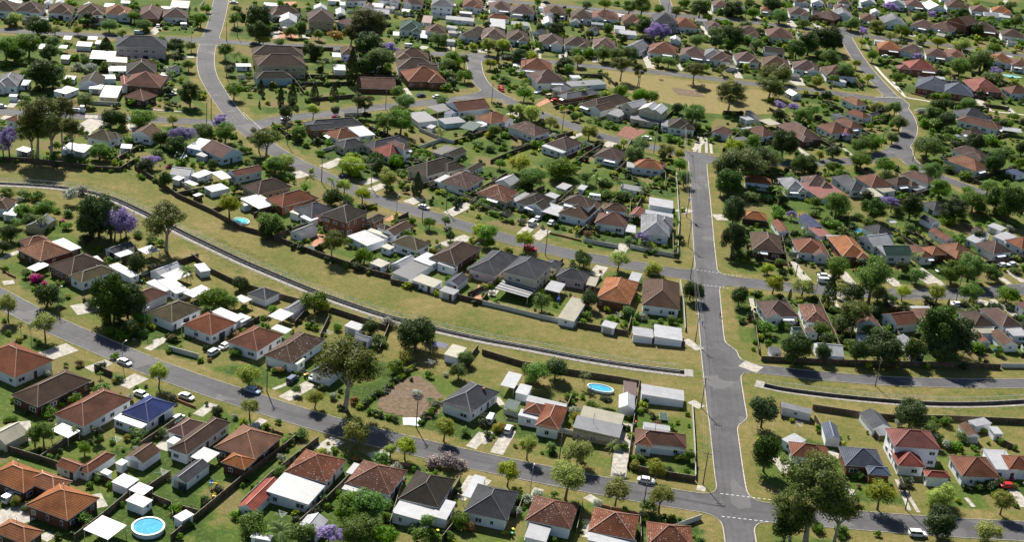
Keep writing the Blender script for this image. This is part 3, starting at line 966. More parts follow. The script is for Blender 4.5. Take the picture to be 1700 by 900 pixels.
TREES = """
@A1 o 790 45 48 135; D 1080 245 26 275; g 215 340 50 420; g 172 365 40 420; b 65 290 32; B 480 350 38 400; b 690 365 45; g 420 430 35 470; b 240 250 42; b 590 85 30; b 300 210 28; b 1185 330 20; B 725 125 14; b 30 290 22; p 370 335 26 385; b 680 130 22; b 500 580 35; y 575 95 22; b 1180 770 35; p 500 60 20 85; B 190 450 22; B 450 400 24
@A2 o 40 65 55 118; o 45 215 40 290; o 370 180 42 235; o 575 345 70 430; o 820 425 48 490; o 745 440 28 480; b 185 300 22; b 125 325 28; b 240 388 32; p 945 195 30 250; o 1015 330 52 400; m 965 495 50; m 1040 500 60; m 1090 515 40; g 640 710 90 800; g 560 715 75 790; g 520 760 50 820; g 590 840 90 930; j 440 860 60 920; g 60 810 70 860; p 200 850 75 900; g 300 860 60; g 770 30 40 60; g 1085 45 45 90; b 470 440 28; b 930 800 45 850; b 850 830 32; g 1100 790 42 830; b 890 780 26; p 130 860 60 900; g 720 870 60; b 20 300 28; B 1085 760 25; b 1040 870 30; b 970 870 25
@F e 577 603 46 680
@A3 g 235 40 38 85; g 270 60 58 115; D 370 30 50 90; p 515 70 42 130; o 232 415 45 490; o 480 450 65 520; p 655 425 45 515; o 135 540 52 625; o 430 570 80 690; o 675 635 58 725; o 870 530 50 600; o 895 665 58 755; B 348 455 20; b 50 370 17; w 460 250 36; b 450 200 22; b 500 175 20; b 980 480 30; g 1035 460 28 500; b 1025 265 18; b 1030 320 14; B 945 550 12; B 490 440 14; b 815 200 24; b 110 850 22; b 190 655 26; b 1000 240 14; b 735 480 14; b 735 520 14; b 1020 540 20; b 985 560 18; b 300 455 14; b 165 420 16; B 985 790 12; b 1060 870 20
@A4 D 210 225 60 330; D 225 425 66 550; e 470 610 158 895; e 590 730 88 895; e 365 735 84 895; D 320 815 75 900; b 480 830 40; b 590 850 45; o 790 650 68 740; b 765 595 32; D 945 265 82 345; b 1165 420 42; b 1200 380 42; b 1110 300 40; b 1055 300 30; o 1085 675 72 720; D 1085 800 76 880; o 1400 690 54 765; o 1330 845 52 895; b 770 860 24; b 1300 340 25; b 1390 400 28; b 1450 430 24; b 1250 430 24; f 1445 590 16; B 1330 620 45; B 1215 630 28; b 1460 720 18; b 1080 400 32; b 340 290 20; b 1040 330 40; b 1165 690 24; b 1290 300 20
@B1 o 50 430 65 560; f 250 265 48; f 315 300 28; d 325 360 82 470; o 315 575 70 695; p 145 590 35 660; p 215 600 40 735; B 180 670 20; B 245 695 18; b 275 720 26; y 130 700 28; d 770 310 110 575; d 900 390 110 560; d 800 440 110 575; d 920 610 70 680; w 640 460 42; y 755 545 42; g 985 550 60 600; d 970 150 75 235; p 1320 210 72 330; g 1520 400 100 470; g 1600 430 70 480; b 690 50 35; b 870 10 38; d 1690 290 50; b 1190 770 36; b 810 810 40; b 1275 740 12; b 1385 670 28; b 160 100 38; b 250 190 38; b 60 650 30; b 1660 790 55; b 1000 650 50; b 870 670 60; b 780 640 60; b 440 300 30; b 1460 350 28; b 1050 590 30; b 30 560 30; y 190 150 10; y 605 80 12; b 1350 640 20; b 1030 290 18; b 410 290 26; g 180 230 26
@B2 g 520 420 85 500; y 570 450 60 500; b 470 600 35; b 525 605 38; b 680 610 42; w 900 560 34; d 920 610 58 660; w 1050 575 58; d 1235 650 130 760; y 1170 810 70; g 1590 820 50; d 20 290 40; b 220 490 48; b 160 540 34; g 870 100 66 160; B 830 180 55; b 920 180 36; e 645 0 80 130; b 1465 260 32; b 1060 180 28; b 970 690 60; b 760 670 30; b 1000 720 45; d 1320 620 60 700; b 20 470 40; b 420 15 26
@B3 g 430 425 65 500; D 765 400 52 480; b 740 520 48; b 1010 520 32; b 1100 410 30; b 1045 500 24; w 1130 540 42; b 1340 560 46; b 1260 560 28; d 720 130 62 190; g 700 95 40 180; o 970 120 66 210; o 1215 195 62 235; d 1480 320 52 420; d 1530 335 48 425; b 205 65 22; b 240 485 34; b 990 600 18; b 1080 590 30; b 700 560 30; b 1400 560 26; b 740 480 30; b 190 470 24; b 600 385 14; b 480 525 30; w 1130 520 20; b 1150 100 20
@B4 d 100 295 45 370; o 290 240 54 300; b 210 290 22; o 455 255 56 310; c 375 300 11 330; c 590 280 42 370; b 430 340 24; D 745 290 60 370; y 605 370 45; o 670 270 38 320; g 655 140 60 220; g 860 170 100 350; o 880 290 48 340; g 1100 190 48 240; g 1300 170 70 240; g 1400 140 80 230; g 1510 160 40 220; o 1020 285 38 340; g 945 335 38 370; o 1215 290 54 350; g 1405 290 58 340; g 1610 300 58 350; e 750 400 75 520; g 690 460 60 530; d 910 590 95 695; d 415 590 84 695; d 1230 470 125 650; d 1330 520 105 650; d 1080 600 60 690; d 570 610 44 680; d 770 600 50 690; d 1240 600 90 690; b 735 590 48; b 1440 600 55; b 200 490 28; r 970 390 46; B 1375 360 18; B 1190 360 24; o 255 150 34 185; b 990 205 14; b 1420 390 20; p 1100 80 40 150; b 190 130 20; b 560 340 24; c 1272 345 9 362; b 1050 370 20; b 1470 380 22; b 1450 250 24; b 700 600 30; b 150 370 16; b 780 130 20; b 540 180 16; B 1100 590 50
@C1 b 50 290 48; b 170 310 60; b 250 320 60; w 490 300 62 370; w 570 280 50; d 690 400 120 620; d 780 440 100 620; d 650 500 90 620; J 805 462 72 650; J 890 505 68 650; J 850 440 50 640; d 640 430 110 600; e 1170 490 140 710; g 310 410 78 480; p 290 480 70 570; d 70 570 60 640; g 160 420 60 470; b 470 440 46; f 445 495 22; b 470 530 48; b 980 590 46; b 885 635 42; b 700 690 38; d 1165 190 50 260; d 1020 100 58 150; j 1070 70 46; b 1280 80 38; o 1620 370 78 480; b 1420 100 34; d 1500 90 38; d 20 560 30; b 1090 210 24; b 1070 630 44; d 15 670 45; f 1180 115 18; f 1128 105 10; f 440 495 14; b 1000 180 36; b 400 420 40; b 340 560 30; b 1130 650 40; b 560 540 30; g 210 480 50; b 40 620 36; y 800 665 20
@C2 o 325 65 48 140; o 240 105 68 150; p 490 190 58 300; b 310 180 46; b 350 175 36; p 640 210 62 300; D 640 330 68 390; o 730 240 48 310; o 860 305 54 375; D 960 90 52 160; g 1100 70 52 120; o 790 110 82 180; o 720 90 40 150; o 1035 190 74 280; c 1240 230 36 310; b 1130 240 38; b 1540 360 32; b 760 360 38; g 1330 500 40 555; g 1445 490 34 530; w 1460 550 34; d 1480 600 34; o 1690 560 54 620; g 200 500 75 600; d 180 560 60 620; p 240 390 44 440; b 460 635 30; b 395 655 24; b 1175 255 28; b 910 395 28; b 560 20 40; b 500 140 26; d 270 540 40; b 1060 265 30; b 860 395 24; b 140 560 40
@C3 y 270 90 80 160; g 360 180 90 280; g 560 140 100 200; d 310 240 60 280; p 810 200 68 290; p 960 210 58 290; g 740 180 48; g 130 90 36; b 870 310 56; b 740 300 38; b 1030 320 56; p 1150 280 58 340; b 1050 380 32; g 1400 95 48 150; g 1430 190 55 250; p 1380 500 48 600; j 1130 610 44 660; y 1050 645 30; b 1090 490 38; r 745 590 36; B 665 545 24; b 620 560 22; o 305 620 62 700; g 40 580 66 670; b 470 470 38; B 430 540 26; b 1220 200 28; g 1080 20 66; b 1350 270 26; b 90 450 32; b 180 410 18; b 760 665 24; b 800 620 18; B 205 700 16; g 1690 100 55 150; g 1690 260 38 320; b 960 310 50; b 1110 330 40; b 230 230 40; b 70 440 30; b 1190 670 20; b 1270 250 24; b 130 480 14; b 1420 420 30; d 870 240 50 290
@C4 e 110 70 110 190; d 180 30 70 120; d 40 160 68 250; d 70 310 62 420; e 240 50 70 130; d 70 460 62 590; g 450 75 44 120; g 785 50 52 110; g 605 90 32 130; g 920 80 48 130; B 980 100 28; g 1185 115 58 160; b 1060 155 28; p 330 220 54 300; g 650 300 78 390; d 860 320 65 390; j 960 290 44 350; j 905 275 24; d 1070 300 68 390; g 1230 210 58 270; d 1310 320 66 400; g 1420 280 74 350; d 1560 250 58 350; d 1640 260 76 400; b 590 400 44; b 310 350 50; j 390 360 26; b 700 420 40; d 1540 60 54 130; b 1370 140 44; b 1270 100 40; p 680 440 36; b 520 350 36; D 360 105 16; b 1500 420 30; w 1625 440 28; g 420 60 30 120; d 500 90 36; b 1270 390 50; b 1350 370 40; b 1650 410 36; b 1030 470 30; b 760 370 36; b 160 260 50; b 330 270 40; b 1000 330 40; d 30 80 60 200; b 830 400 40; b 1600 180 30; b 1470 330 50; g 1500 200 40; b 480 280 20; b 1050 430 40; b 1570 350 50; b 700 240 18; b 1440 420 26
@D1 e 250 230 120 560; e 350 300 130 570; e 220 330 100 560; e 430 200 80 480; e 500 340 70 550; g 600 150 54 200; d 780 270 64 350; d 850 280 60 350; g 1005 280 84 335; d 1340 80 66 200; j 60 400 72 560; j 20 460 60 560; j 1290 400 72 480; d 1135 410 52 480; d 1240 470 72 520; b 905 440 44; g 700 510 76 570; b 1115 540 50; j 1555 300 54; g 1440 370 74 430; g 1590 370 66; b 1400 340 42; o 1220 290 38 335; j 1040 590 48; b 1195 205 17; b 1250 205 11; b 1120 190 17; B 1070 215 11; b 240 530 36; b 470 420 30; b 860 350 36; b 1200 360 28; b 780 60 36; b 1440 110 36; g 1650 70 52 150; b 620 120 20; d 500 560 44; b 380 550 44; b 330 570 40; b 1500 400 40; b 1650 400 40; b 1420 130 40; b 780 560 40; b 820 590 36; b 1280 590 40; b 600 590 40; b 1560 380 40
@E1 g 200 300 84 400; g 40 320 68 440; d 350 370 66 430; d 300 500 95 620; d 370 540 85 620; d 265 180 78 250; o 110 120 48 180; d 60 150 34; o 385 205 38 250; o 550 205 38 245; g 770 170 54 225; g 945 110 44 160; g 1010 170 54 215; o 860 230 38 270; g 1415 125 48 190; g 1455 55 34 90; g 1670 60 34 90; g 1655 130 44 190; c 750 320 52 380; d 590 270 24; g 370 290 46; b 600 410 50; b 530 400 44; w 640 480 54; w 540 470 46; d 1235 320 62 380; g 1350 320 34 370; p 1230 370 48; g 1330 450 38 500; g 1590 340 48 420; p 1670 380 48 440; y 1680 610 44; b 1200 530 54; b 430 470 28; b 540 40 40; b 470 310 36; b 660 340 30; b 1180 490 30; b 30 450 40; b 120 440 40; d 100 380 50; b 250 470 50; g 120 300 50; g 160 260 40; b 480 60 26; b 1040 210 26; b 620 300 22; b 700 380 26; b 870 440 20; b 680 350 30; b 400 480 40; b 190 520 50; b 1380 60 20; b 520 20 26; b 940 10 40; b 50 10 40; b 290 10 30; b 600 560 20; b 900 10 30
@E2 d 130 100 84 210; d 130 210 74; D 430 180 34 260; g 355 215 44 260; o 160 275 38; g 550 235 38; r 670 250 58 340; e 780 230 70 320; e 900 140 110 310; e 880 240 100 330; e 960 190 70 300; d 900 300 90 370; g 1000 400 90 520; d 880 460 80 520; g 950 440 60; c 780 460 42 590; j 1055 330 46; g 1395 280 62 330; b 1230 340 42; d 500 360 66 410; b 270 300 46; p 570 440 44 500; p 650 430 38 490; g 1500 410 66 470; g 1580 530 52 580; b 1450 520 50; B 1500 540 28; p 1560 210 48 260; b 1550 320 30; c 1255 120 22 160; b 670 180 28; b 20 420 26; c 42 420 8; b 1420 100 18; b 480 60 30; b 50 525 36; j 780 410 36; b 1440 610 46; b 1370 410 22; b 460 300 32; b 1560 290 36; e 1580 410 30 480; g 1460 450 50; b 1040 460 40; b 1110 450 20; b 1000 490 50; b 560 340 34; b 850 340 40; b 100 20 30; b 380 60 20; b 690 20 30; b 1050 60 30; b 1480 160 20; b 1700 110 30; b 880 20 20; b 1090 110 22; b 1180 60 20; b 1090 80 20; b 620 210 20; b 220 190 24; b 470 20 20; b 800 480 30; d 1490 480 30
@D2 c 140 50 30 95; c 280 125 26 200; c 362 108 40 185; c 517 90 34 150; c 655 85 30 135; b 65 120 26; y 190 168 24; b 30 70 28; c 130 180 10 205; d 320 220 48 300; o 510 215 40 290; d 665 220 34 262; f 665 272 28; e 830 150 50 270; e 880 170 60 270; g 1160 160 66 220; g 1040 300 80 400; g 1130 290 90 400; g 1110 230 60; g 1110 90 48 130; g 410 385 58 440; b 260 345 40; e 180 430 90 550; e 130 400 60 520; g 320 570 52 620; g 240 600 70; p 1410 380 48 430; b 1450 60 46; b 1420 150 46; b 1580 160 22; d 960 560 55 620; D 1095 575 50 620; o 770 600 80 660; b 645 460 28; b 530 515 9; b 710 110 34; b 20 500 46; b 1670 460 46; b 240 340 36; b 820 540 30; b 1230 470 24; b 1190 440 24; b 740 125 20; b 60 60 24; b 1670 500 24; b 890 320 20; b 230 330 20; d 330 340 20; b 980 260 40; b 1200 350 40; b 500 20 36; b 600 10 26
@D3 g 300 100 48 160; g 205 210 30 260; o 270 210 48 270; o 355 245 58 300; b 425 295 18; o 485 300 44 360; y 525 330 24; o 760 375 62 440; p 705 80 44 150; g 985 80 48; g 1120 120 60 180; g 1200 130 50 180; d 1385 200 38; g 1500 240 84 340; d 1510 340 36; g 655 265 28; g 695 260 24; p 790 280 46; b 675 210 28; g 90 360 46; y 50 400 36; b 160 400 38; b 140 490 34; b 60 490 46; b 1330 420 46; o 1300 500 56 560; g 1120 470 66; o 1005 450 28 490; b 960 480 36; b 880 100 36; b 760 130 46; o 1395 525 36; w 500 410 34; b 940 340 36; b 240 60 28; b 850 200 26; b 100 440 30; b 200 50 26; b 820 120 20; b 880 340 26; b 1200 380 24; b 1190 200 20; b 430 240 14; b 350 130 24; e 1290 500 30 560; b 970 100 40; b 660 430 20; b 1440 200 40; b 1060 490 36; b 620 240 16; b 40 215 16
@D4 e 45 80 72 185; e 270 45 66 110; y 530 85 20; j 325 150 32; j 405 160 32; g 460 210 48; g 510 180 38; d 320 200 38; b 585 190 28; o 870 160 32 200; g 975 160 36 210; g 1000 245 46 300; g 960 330 36 370; g 780 370 52 420; g 850 360 52 410; b 910 350 26; g 785 450 52 500; d 350 350 74 450; g 175 360 48 420; o 65 385 54 440; b 110 290 30; g 270 440 64 500; b 170 450 50; g 470 470 56; o 550 430 24 460; d 625 410 38 450; w 1120 185 34; d 1190 200 46; d 1260 230 46; g 1160 380 72 460; b 1220 340 46; d 1240 145 38; d 1300 150 28; g 1380 140 48; d 1425 350 48 410; b 1530 350 50; d 1545 450 52; d 1690 390 36; b 600 350 36; j 690 320 24; b 1200 260 52; b 1140 250 44; b 1640 215 40; b 1550 240 34; b 870 230 32; b 940 230 26; b 1215 100 30; b 500 300 20; b 60 450 50; b 20 470 50; b 740 380 20; b 420 410 24; d 430 440 30; b 1270 330 30; b 1250 290 34; b 1230 400 30; b 1590 410 50; b 1650 450 40; b 640 190 24; b 800 210 24; b 1600 240 30; b 700 200 16; b 1180 300 30; b 1120 220 30; b 270 120 30; b 1480 180 20; b 700 420 20; b 450 140 20; b 1210 480 34
@E3 o 50 300 44 380; o 150 310 54 370; o 60 440 40 490; c 108 400 16 440; d 260 390 58 430; o 350 400 48 430; d 590 450 54 500; o 680 420 44 470; g 670 360 44 400; g 760 370 48 400; g 860 370 58 430; g 950 380 60 440; g 1040 370 50; e 990 450 64 570; e 1115 480 44 610; e 1505 490 68 590; g 1250 420 38; g 1320 430 44 480; d 530 200 54 260; d 420 190 38; J 1220 200 54 290; J 1290 210 50 290; d 1150 280 48; d 1150 180 58; g 1100 130 38; b 810 170 24; d 890 200 34; g 740 30 34 60; g 1130 30 66; g 1040 40 48; g 1250 60 44; g 1375 70 44; d 1540 50 58; g 1430 20 40; g 1520 280 56; g 1650 220 44; d 1660 280 48; g 870 20 40; b 830 500 24; b 280 525 36; b 150 560 44; b 85 540 28; b 130 470 18; b 350 570 36; b 230 610 30; d 760 230 28; c 1370 380 14; b 250 190 28; e 1700 480 40; b 700 600 36; b 1200 260 40; b 1600 200 30; b 1540 350 20; b 820 140 16; b 690 215 20; b 640 200 20; b 950 20 30; b 1010 50 20; b 1430 290 30; b 440 200 20; b 900 250 20; b 1580 270 40; b 1090 340 30; b 1690 330 30; b 1600 110 40; b 1460 440 30; b 1580 20 40; b 500 190 20; b 300 600 30; b 1250 270 30; b 640 440 20; b 1390 260 20; b 860 160 16; b 780 170 20; b 1050 20 30; b 1490 60 30
@E4 d 60 55 58 90; g 175 65 38 100; b 245 110 28; g 325 85 48 130; b 480 95 32; b 460 135 40; d 275 20 46; g 730 130 44 170; o 870 145 44 180; g 1015 170 44 210; j 795 170 24 215; d 600 200 66 290; d 640 220 40 290; d 490 230 60 310; d 420 270 50; g 610 320 56 370; b 560 310 46; g 695 395 44 460; o 790 235 24 270; o 755 355 24 390; o 825 435 28 475; g 850 300 28 350; b 910 350 28; g 985 430 28 470; o 950 200 28 230; o 1120 220 38 250; o 1220 230 38 270; b 1275 200 28; o 1350 250 48 280; g 1340 370 62 430; g 1460 340 72 400; b 1530 230 32; g 1535 270 34 300; b 1645 290 18; b 1660 240 36; j 945 35 34; j 1180 80 24; g 1120 90 34; b 1240 75 24; d 1350 80 44; d 860 35 18; g 1625 25 28; b 1520 130 40; b 1600 130 36; g 1660 110 38; d 1440 160 36; g 190 245 38 290; d 205 175 28; d 60 190 56; b 320 240 32; e 290 430 76 490; g 350 420 40; o 50 490 56; o 530 455 34 490; g 630 440 28; b 780 460 28; b 465 460 14; b 1540 445 46; b 1660 460 28; j 1100 315 22; j 1540 400 32; b 1300 70 30; b 1480 120 30; b 750 40 24; b 1080 100 24; b 890 70 30; b 1330 20 20; b 1440 20 30; b 1570 20 24; b 700 50 20; b 1180 210 24; b 1090 260 20; b 1420 240 20; b 20 130 40; b 130 140 36; b 410 180 30; b 40 240 50; b 130 220 40; b 380 260 30; b 560 370 40; b 620 360 40; b 1500 430 46; b 1490 400 30; b 1260 400 24; b 1440 270 20; b 240 140 30; b 820 20 20; b 1230 20 20; b 1690 60 20; b 150 20 40; b 560 100 20; b 700 110 20; b 350 20 30; b 1010 230 16; b 1030 330 20; b 960 350 20
"""
CARS = """
@A1 v w 575 -2 665 28; v w 885 178 972 192; v w 672 165 735 182; v w 855 305 915 285; V w 15 712 90 675
@A2 v b 20 152 95 155; W n 240 110 272 88; v w 350 92 385 80
@A3 V w 20 318 62 285; W w 115 372 148 328; v w 768 602 868 606
@A4 W w 925 870 1012 872; v r 1395 628 1445 632
@B1 W w 1468 808 1550 790; v w 1555 762 1625 740
@B3 v r 290 52 392 68; v w 1162 228 1262 240
@B4 v w 536 200 604 210; V w 538 235 600 240; v w 1218 185 1250 172; v w 1297 365 1348 368; v w 1618 142 1650 138; v w 1570 150 1588 140
@C2 v n 686 190 760 202; v w 1252 400 1328 415
@C3 V w 325 540 382 508; v w 375 492 412 484; v w 455 525 522 512; C w 760 345 828 350
@D1 K w 490 232 585 235; v w -5 205 22 205; v w 1190 115 1228 115
@D2 v w 275 292 355 288; v n 1240 128 1305 128; v w 1345 138 1420 134
@D3 v r 115 82 158 90; v r 480 160 545 162; W c 452 145 500 118; v w 1122 422 1202 436; O w 362 102 440 105
@E1 v w 1632 22 1668 22; W b 940 235 1015 238; v w 1100 195 1130 180
@E2 v k 66 318 130 312; V w 1158 332 1210 332
@E3 V w 226 502 232 462; v r 115 618 155 632; v k 420 20 485 20
@E4 v w 66 400 90 398; v w 1096 252 1132 252; v w 895 318 945 325
"""
DRIVES = """
@A1 440 42 545 2 3.5; 610 125 705 75 5; 985 270 1062 212 3; -60 820 160 740 8; 180 760 520 690 6; 800 440 860 390 4; 300 330 345 240 3; 120 300 130 400 3; 210 890 262 860 3
@A2 215 188 350 112 4; 160 140 240 110 1.2; 395 445 485 390 4.5; 640 478 735 452 3.5; 1145 432 1210 360 3; 20 360 115 290 2.5; 1090 690 1160 575 3
@A3 72 462 140 345 3.5; -10 410 45 352 3; 678 580 715 310 4; -60 660 15 585 4; 535 700 570 680 4; 250 700 285 635 2.5; 1040 200 1095 232 3; 520 880 520 790 2; 100 220 70 180 2; 1070 630 1115 640 2.5
@A4 865 590 930 745 1.0; 905 640 975 755 1.0; 1210 682 1250 728 1.2; 1440 635 1510 730 3; 95 12 185 45 5; 270 480 330 560 4; 545 470 575 460 4; 640 640 660 720 1.5
@B1 520 492 690 462 7; 1040 770 1170 690 2.5; 310 820 510 750 6; 40 110 150 70 2; 0 130 130 85 1.2; 20 300 100 290 3; 1100 720 1140 700 3
@B3 800 245 850 180 4.5; 960 95 1000 40 4; 1430 700 1540 770 3.5; 60 340 30 380 6
@B4 405 140 485 225 2.5; 670 175 730 245 3.5; 940 220 990 258 3.5; 1140 205 1200 240 7; 1540 190 1620 245 2.5; 1600 165 1700 235 2.5; 1430 340 1545 372 5; 980 240 940 210 3; 160 325 180 440 1.5
@C2 375 150 445 190 6; 585 120 720 62 5; 860 235 965 195 4; 920 280 1015 240 4; 1180 372 1260 338 5; 1480 460 1650 372 2.5; 1430 672 1610 610 5
@C3 280 598 370 510 4; 375 628 455 560 4; 1390 412 1460 440 6; 1640 472 1720 472 6; 950 735 1000 660 3
@D3 195 262 300 240 5; 870 485 925 452 5; 1500 520 1525 390 1.2; 1535 525 1548 400 1.2; 1585 528 1580 400 1.2; 1620 532 1612 430 1.2
@D1 70 205 150 118 3; 570 370 700 295 9; 630 400 660 340 1; 1040 218 1290 236 1.2; 1150 72 1260 82 3; 930 320 960 370 5; 20 290 60 265 3; 600 270 690 272 4
@E1 1070 242 1122 190 4; 1285 405 1370 400 3; 1440 95 1480 110 6; 340 60 340 100 3; 1150 478 1275 480 4
@E2 1460 362 1490 210 1.2; 1500 362 1500 210 1.2; 1690 370 1670 230 3; 230 265 250 215 5; 1280 345 1300 325 4; 460 270 450 235 4
@E3 390 412 395 330 4; 1195 482 1100 260 4.5; 800 440 800 390 3; 10 370 5 290 4; 1420 500 1390 450 3; 20 10 40 90 5; 400 60 440 180 3; 1540 150 1600 260 3; 580 400 600 370 3; 440 50 420 20 3
@E4 440 482 385 370 5; 550 162 515 120 4; 95 442 70 400 4; 405 150 375 115 4; 220 90 200 60 3; 350 340 400 400 7; 1065 205 1080 180 4; 1560 40 1600 0 3
@D4 470 440 405 395 5; 735 440 680 395 1.5; 860 105 1010 112 1; 1440 120 1500 185 4; 1590 155 1640 200 4; 380 10 440 40 5; 1270 120 1300 100 2
"""
# footpath beside the upper right road; brick paving
PATHS = """
@D4 960 15 1010 80 1030 108 1130 122 1260 148 1390 170 1520 184 1700 205
@E4 855 365 900 420 960 480 1005 520
"""
PAVE = """
@C2 r 1010 495 1090 440 1165 458 1095 505
@C2 r 490 680 560 560 590 600 620 660 540 700
@D3 b 950 400 1010 335 1170 370 1060 432
@D3 r 375 185 460 140 490 160 405 200
@B3 r -60 415 -20 300 90 340 20 410
@E2 r 220 275 240 205 400 250 410 265
@A2 d 680 235 700 150 800 95 900 70 1010 175 985 260 925 290 830 282 745 262
@D3 d 1345 65 1530 88 1578 133 1385 112
@E2 r 300 10 390 10 390 45 310 45
@D4 r 1435 130 1470 125 1530 190 1480 185
@E4 r 340 335 400 370 430 400 380 400
@A2 w 805 283 905 283 895 325 808 318
"""
FENCES = """
#A @A1 w -30 430 200 500 380 562 520 603 655 660; w 520 780 655 665; w 730 680 858 732; w 880 742 985 770; w 200 500 372 380 560 290; w 700 430 905 292; w 720 660 850 572; w 850 895 1060 720 1250 560; w 370 895 520 780; b 810 170 975 235; w 470 40 560 80; w 855 735 860 790; w 210 235 420 150 470 125
#A @A2 w 0 600 215 440 292 378; w 290 820 430 700 545 585; w 145 585 385 402; b 705 490 845 528; w 740 830 800 625; w 1040 690 1090 600; w 0 725 145 585; w 590 700 640 640; b 120 335 210 368; w 1000 900 1090 790
#A @A3 w 470 860 500 720; b 578 720 700 748 792 768; w 785 775 790 900; w 205 690 170 790; m 870 870 1090 790
#B @A3 w 0 -35 200 25 420 62 700 105 790 122; m 1045 220 1058 430 1062 590; w 740 540 880 572 1060 600; w 782 122 745 370 722 535; w 445 190 385 330; m 370 352 455 372; m 110 262 185 285
#B @A2 h 590 240 640 200 690 155; h 640 262 800 305; h 700 165 800 80 880 25; h 895 312 950 252 1000 200; w 1090 60 1180 -60
#F @A4 w 445 240 680 276 850 292 1150 296 1500 312; w 455 290 520 400; w 690 300 775 400; w 285 215 290 285; w 1360 400 1440 440; w 880 600 900 650; b 850 455 870 530
#G @A4 w 190 -2 450 10 700 20 1180 30 1380 38; m 1385 32 1500 34; w 1500 34 1620 36
#G @B4 w 165 410 182 500 202 640; w 420 470 500 640; w 700 500 740 640; w 960 500 1060 660; w 1270 520 1400 660; w 620 470 640 520; m 1680 610 1710 660
#B @F w 318 428 348 452 385 470 412 480 470 497 550 518 592 532 640 548
#B @B1 b 0 190 60 240 110 262; m 1190 775 1320 810 1400 832; w 1010 560 1200 500; w 600 300 830 200; w 1240 640 1260 560; w 1050 240 1400 120; w 860 170 1000 100; m 1000 250 1180 190
#B @B2 w 0 640 130 560; w 560 690 620 560; w 980 780 1050 600; w 380 600 450 520; w 1300 760 1280 700
#C @C1 w 950 130 1110 232 1250 330 1500 445 1700 560; w 1235 325 1500 275; w 1500 440 1700 350; m 1255 230 1350 290
#C @C2 w 0 558 120 590 240 630 420 700 590 762 770 822; w 245 620 400 560 548 515; w 520 710 620 665; w 760 820 880 720; w 90 470 290 400; m 1330 720 1410 680; w 745 600 900 520; w 1100 500 1180 460; w 870 420 960 400; w 1090 530 1210 500
#C @B2 w 760 180 900 230 1055 270; w 1055 300 1200 330 1380 372 1500 402 1700 452; w 1590 230 1700 150; w 880 235 1060 180
#C @B3 m 0 450 180 492 400 548 662 605; w 672 605 860 640 1030 668; w 1055 685 1250 720 1430 745; w -100 395 150 285; m 662 600 735 430; m 735 370 840 262; w 1028 655 1052 560; m 1395 300 1420 440 1432 640; w 0 440 40 390; w 480 230 570 150
#D @C3 b 480 588 600 615 702 642; m 715 645 960 692; m 1045 692 1200 725 1378 757 1390 500 1368 160; w 1290 150 1365 165; w 540 380 640 290; w 840 400 700 510; w 1060 480 1150 300; w 150 410 280 350
#D @D3 w 60 600 220 530 390 468; w 655 612 750 545 840 490; m 720 458 790 500; w 1060 440 1000 560; w 250 450 200 420
#D @D2 m 565 525 680 490; m 1255 370 1420 440; m 1255 500 1420 440 1505 462; w 1500 462 1700 400; m 730 268 800 262 920 268; w 1320 590 1410 550; w 290 385 400 455; w 220 330 290 385
#L @D2 w 450 165 620 150 800 135; w 400 50 640 48 780 45
#K @D1 m 620 180 740 188 850 192; m 145 140 210 145; w 800 600 980 500; w 830 540 840 600
#K @C1 w -20 68 200 80 480 110 700 140 850 145; w 850 145 985 62
#C @D1 w 1280 590 1320 500
#J @E1 w 0 450 90 455 190 470; w 500 180 565 100; w 1130 190 1200 100; b 580 180 700 190; m 1410 60 1440 20; w 800 560 960 560; w 700 500 770 500
#L @E2 w 340 545 560 548 740 552 830 545 1110 560; w 290 345 480 350 650 355; w 290 70 420 75; m 1080 100 1230 110; m 1340 120 1450 130; m 750 90 850 95; w 30 180 60 40
#M @E3 m 1110 290 1190 430; w 680 540 850 545; w 850 530 940 610; w 720 200 740 320; m 570 250 600 400; m 330 180 370 310; w 1430 330 1480 340; w 100 490 120 520
#H @C4 w 640 390 760 390; w 430 380 500 490; w 110 440 130 600; b 150 635 390 650; w 1080 480 1200 560; m 370 590 430 600; w 1360 430 1500 500; w 230 640 340 660; w 690 440 700 480
#I @D4 w 0 200 115 205; w 430 100 650 120; w 560 140 680 190; b 1060 85 1240 130 1380 150; w 1480 160 1600 175; w 1340 150 1500 185; w 260 180 380 245; w 1360 105 1500 120
#I @C4 w 1230 105 1360 160 1500 215
#N @E4 m 800 250 830 285; w 940 350 1050 385; m 400 190 430 225; m 1190 465 1340 470; w 1340 470 1380 500; w 600 70 720 75; w 150 260 180 300; w 1480 190 1570 195; w 1270 400 1320 460
"""
POLES = """
p 443 650; p 690.7 710; p 928 768; l 880 820; p 1067 850; p 1167 805; p 1164 677; p 1154 569; p 1503 847; p 1453 641.7; l 241 553; l 97.6 517; l 204 610; p 905 424; p 1142 409; P 1139.5 360; p 1146 463; p 740.7 350; p 700.7 369; p 616 311; p 533.6 302; l 658 358; p 1085 254.7; p 933 219; p 816 172; p 350.6 198; p 343 207; p 477 240; p 1515 267.6; p 1463 245; l 318 70; p 376 68; p 394 61; p 376 129; p 1320.6 460; l 1353 494; p 1587 501; p 1615 470; p 1109 19; p 1133 246; p 1237 29; p 1061 144; p 640 181; l 1505 164; p 870 128; p 1380 148
"""
BINS = "@A2 330 70; 318 75; @A3 757 318; 765 308; 155 845; 150 865; @A4 290 490; @B1 1012 275; 1000 290; @C3 725 75; 735 65; 745 72; @B4 740 170; 180 385; @E2 1048 250; 280 190; @D3 400 510; 718 240; @A2 812 605; 980 852; @B1 845 550"
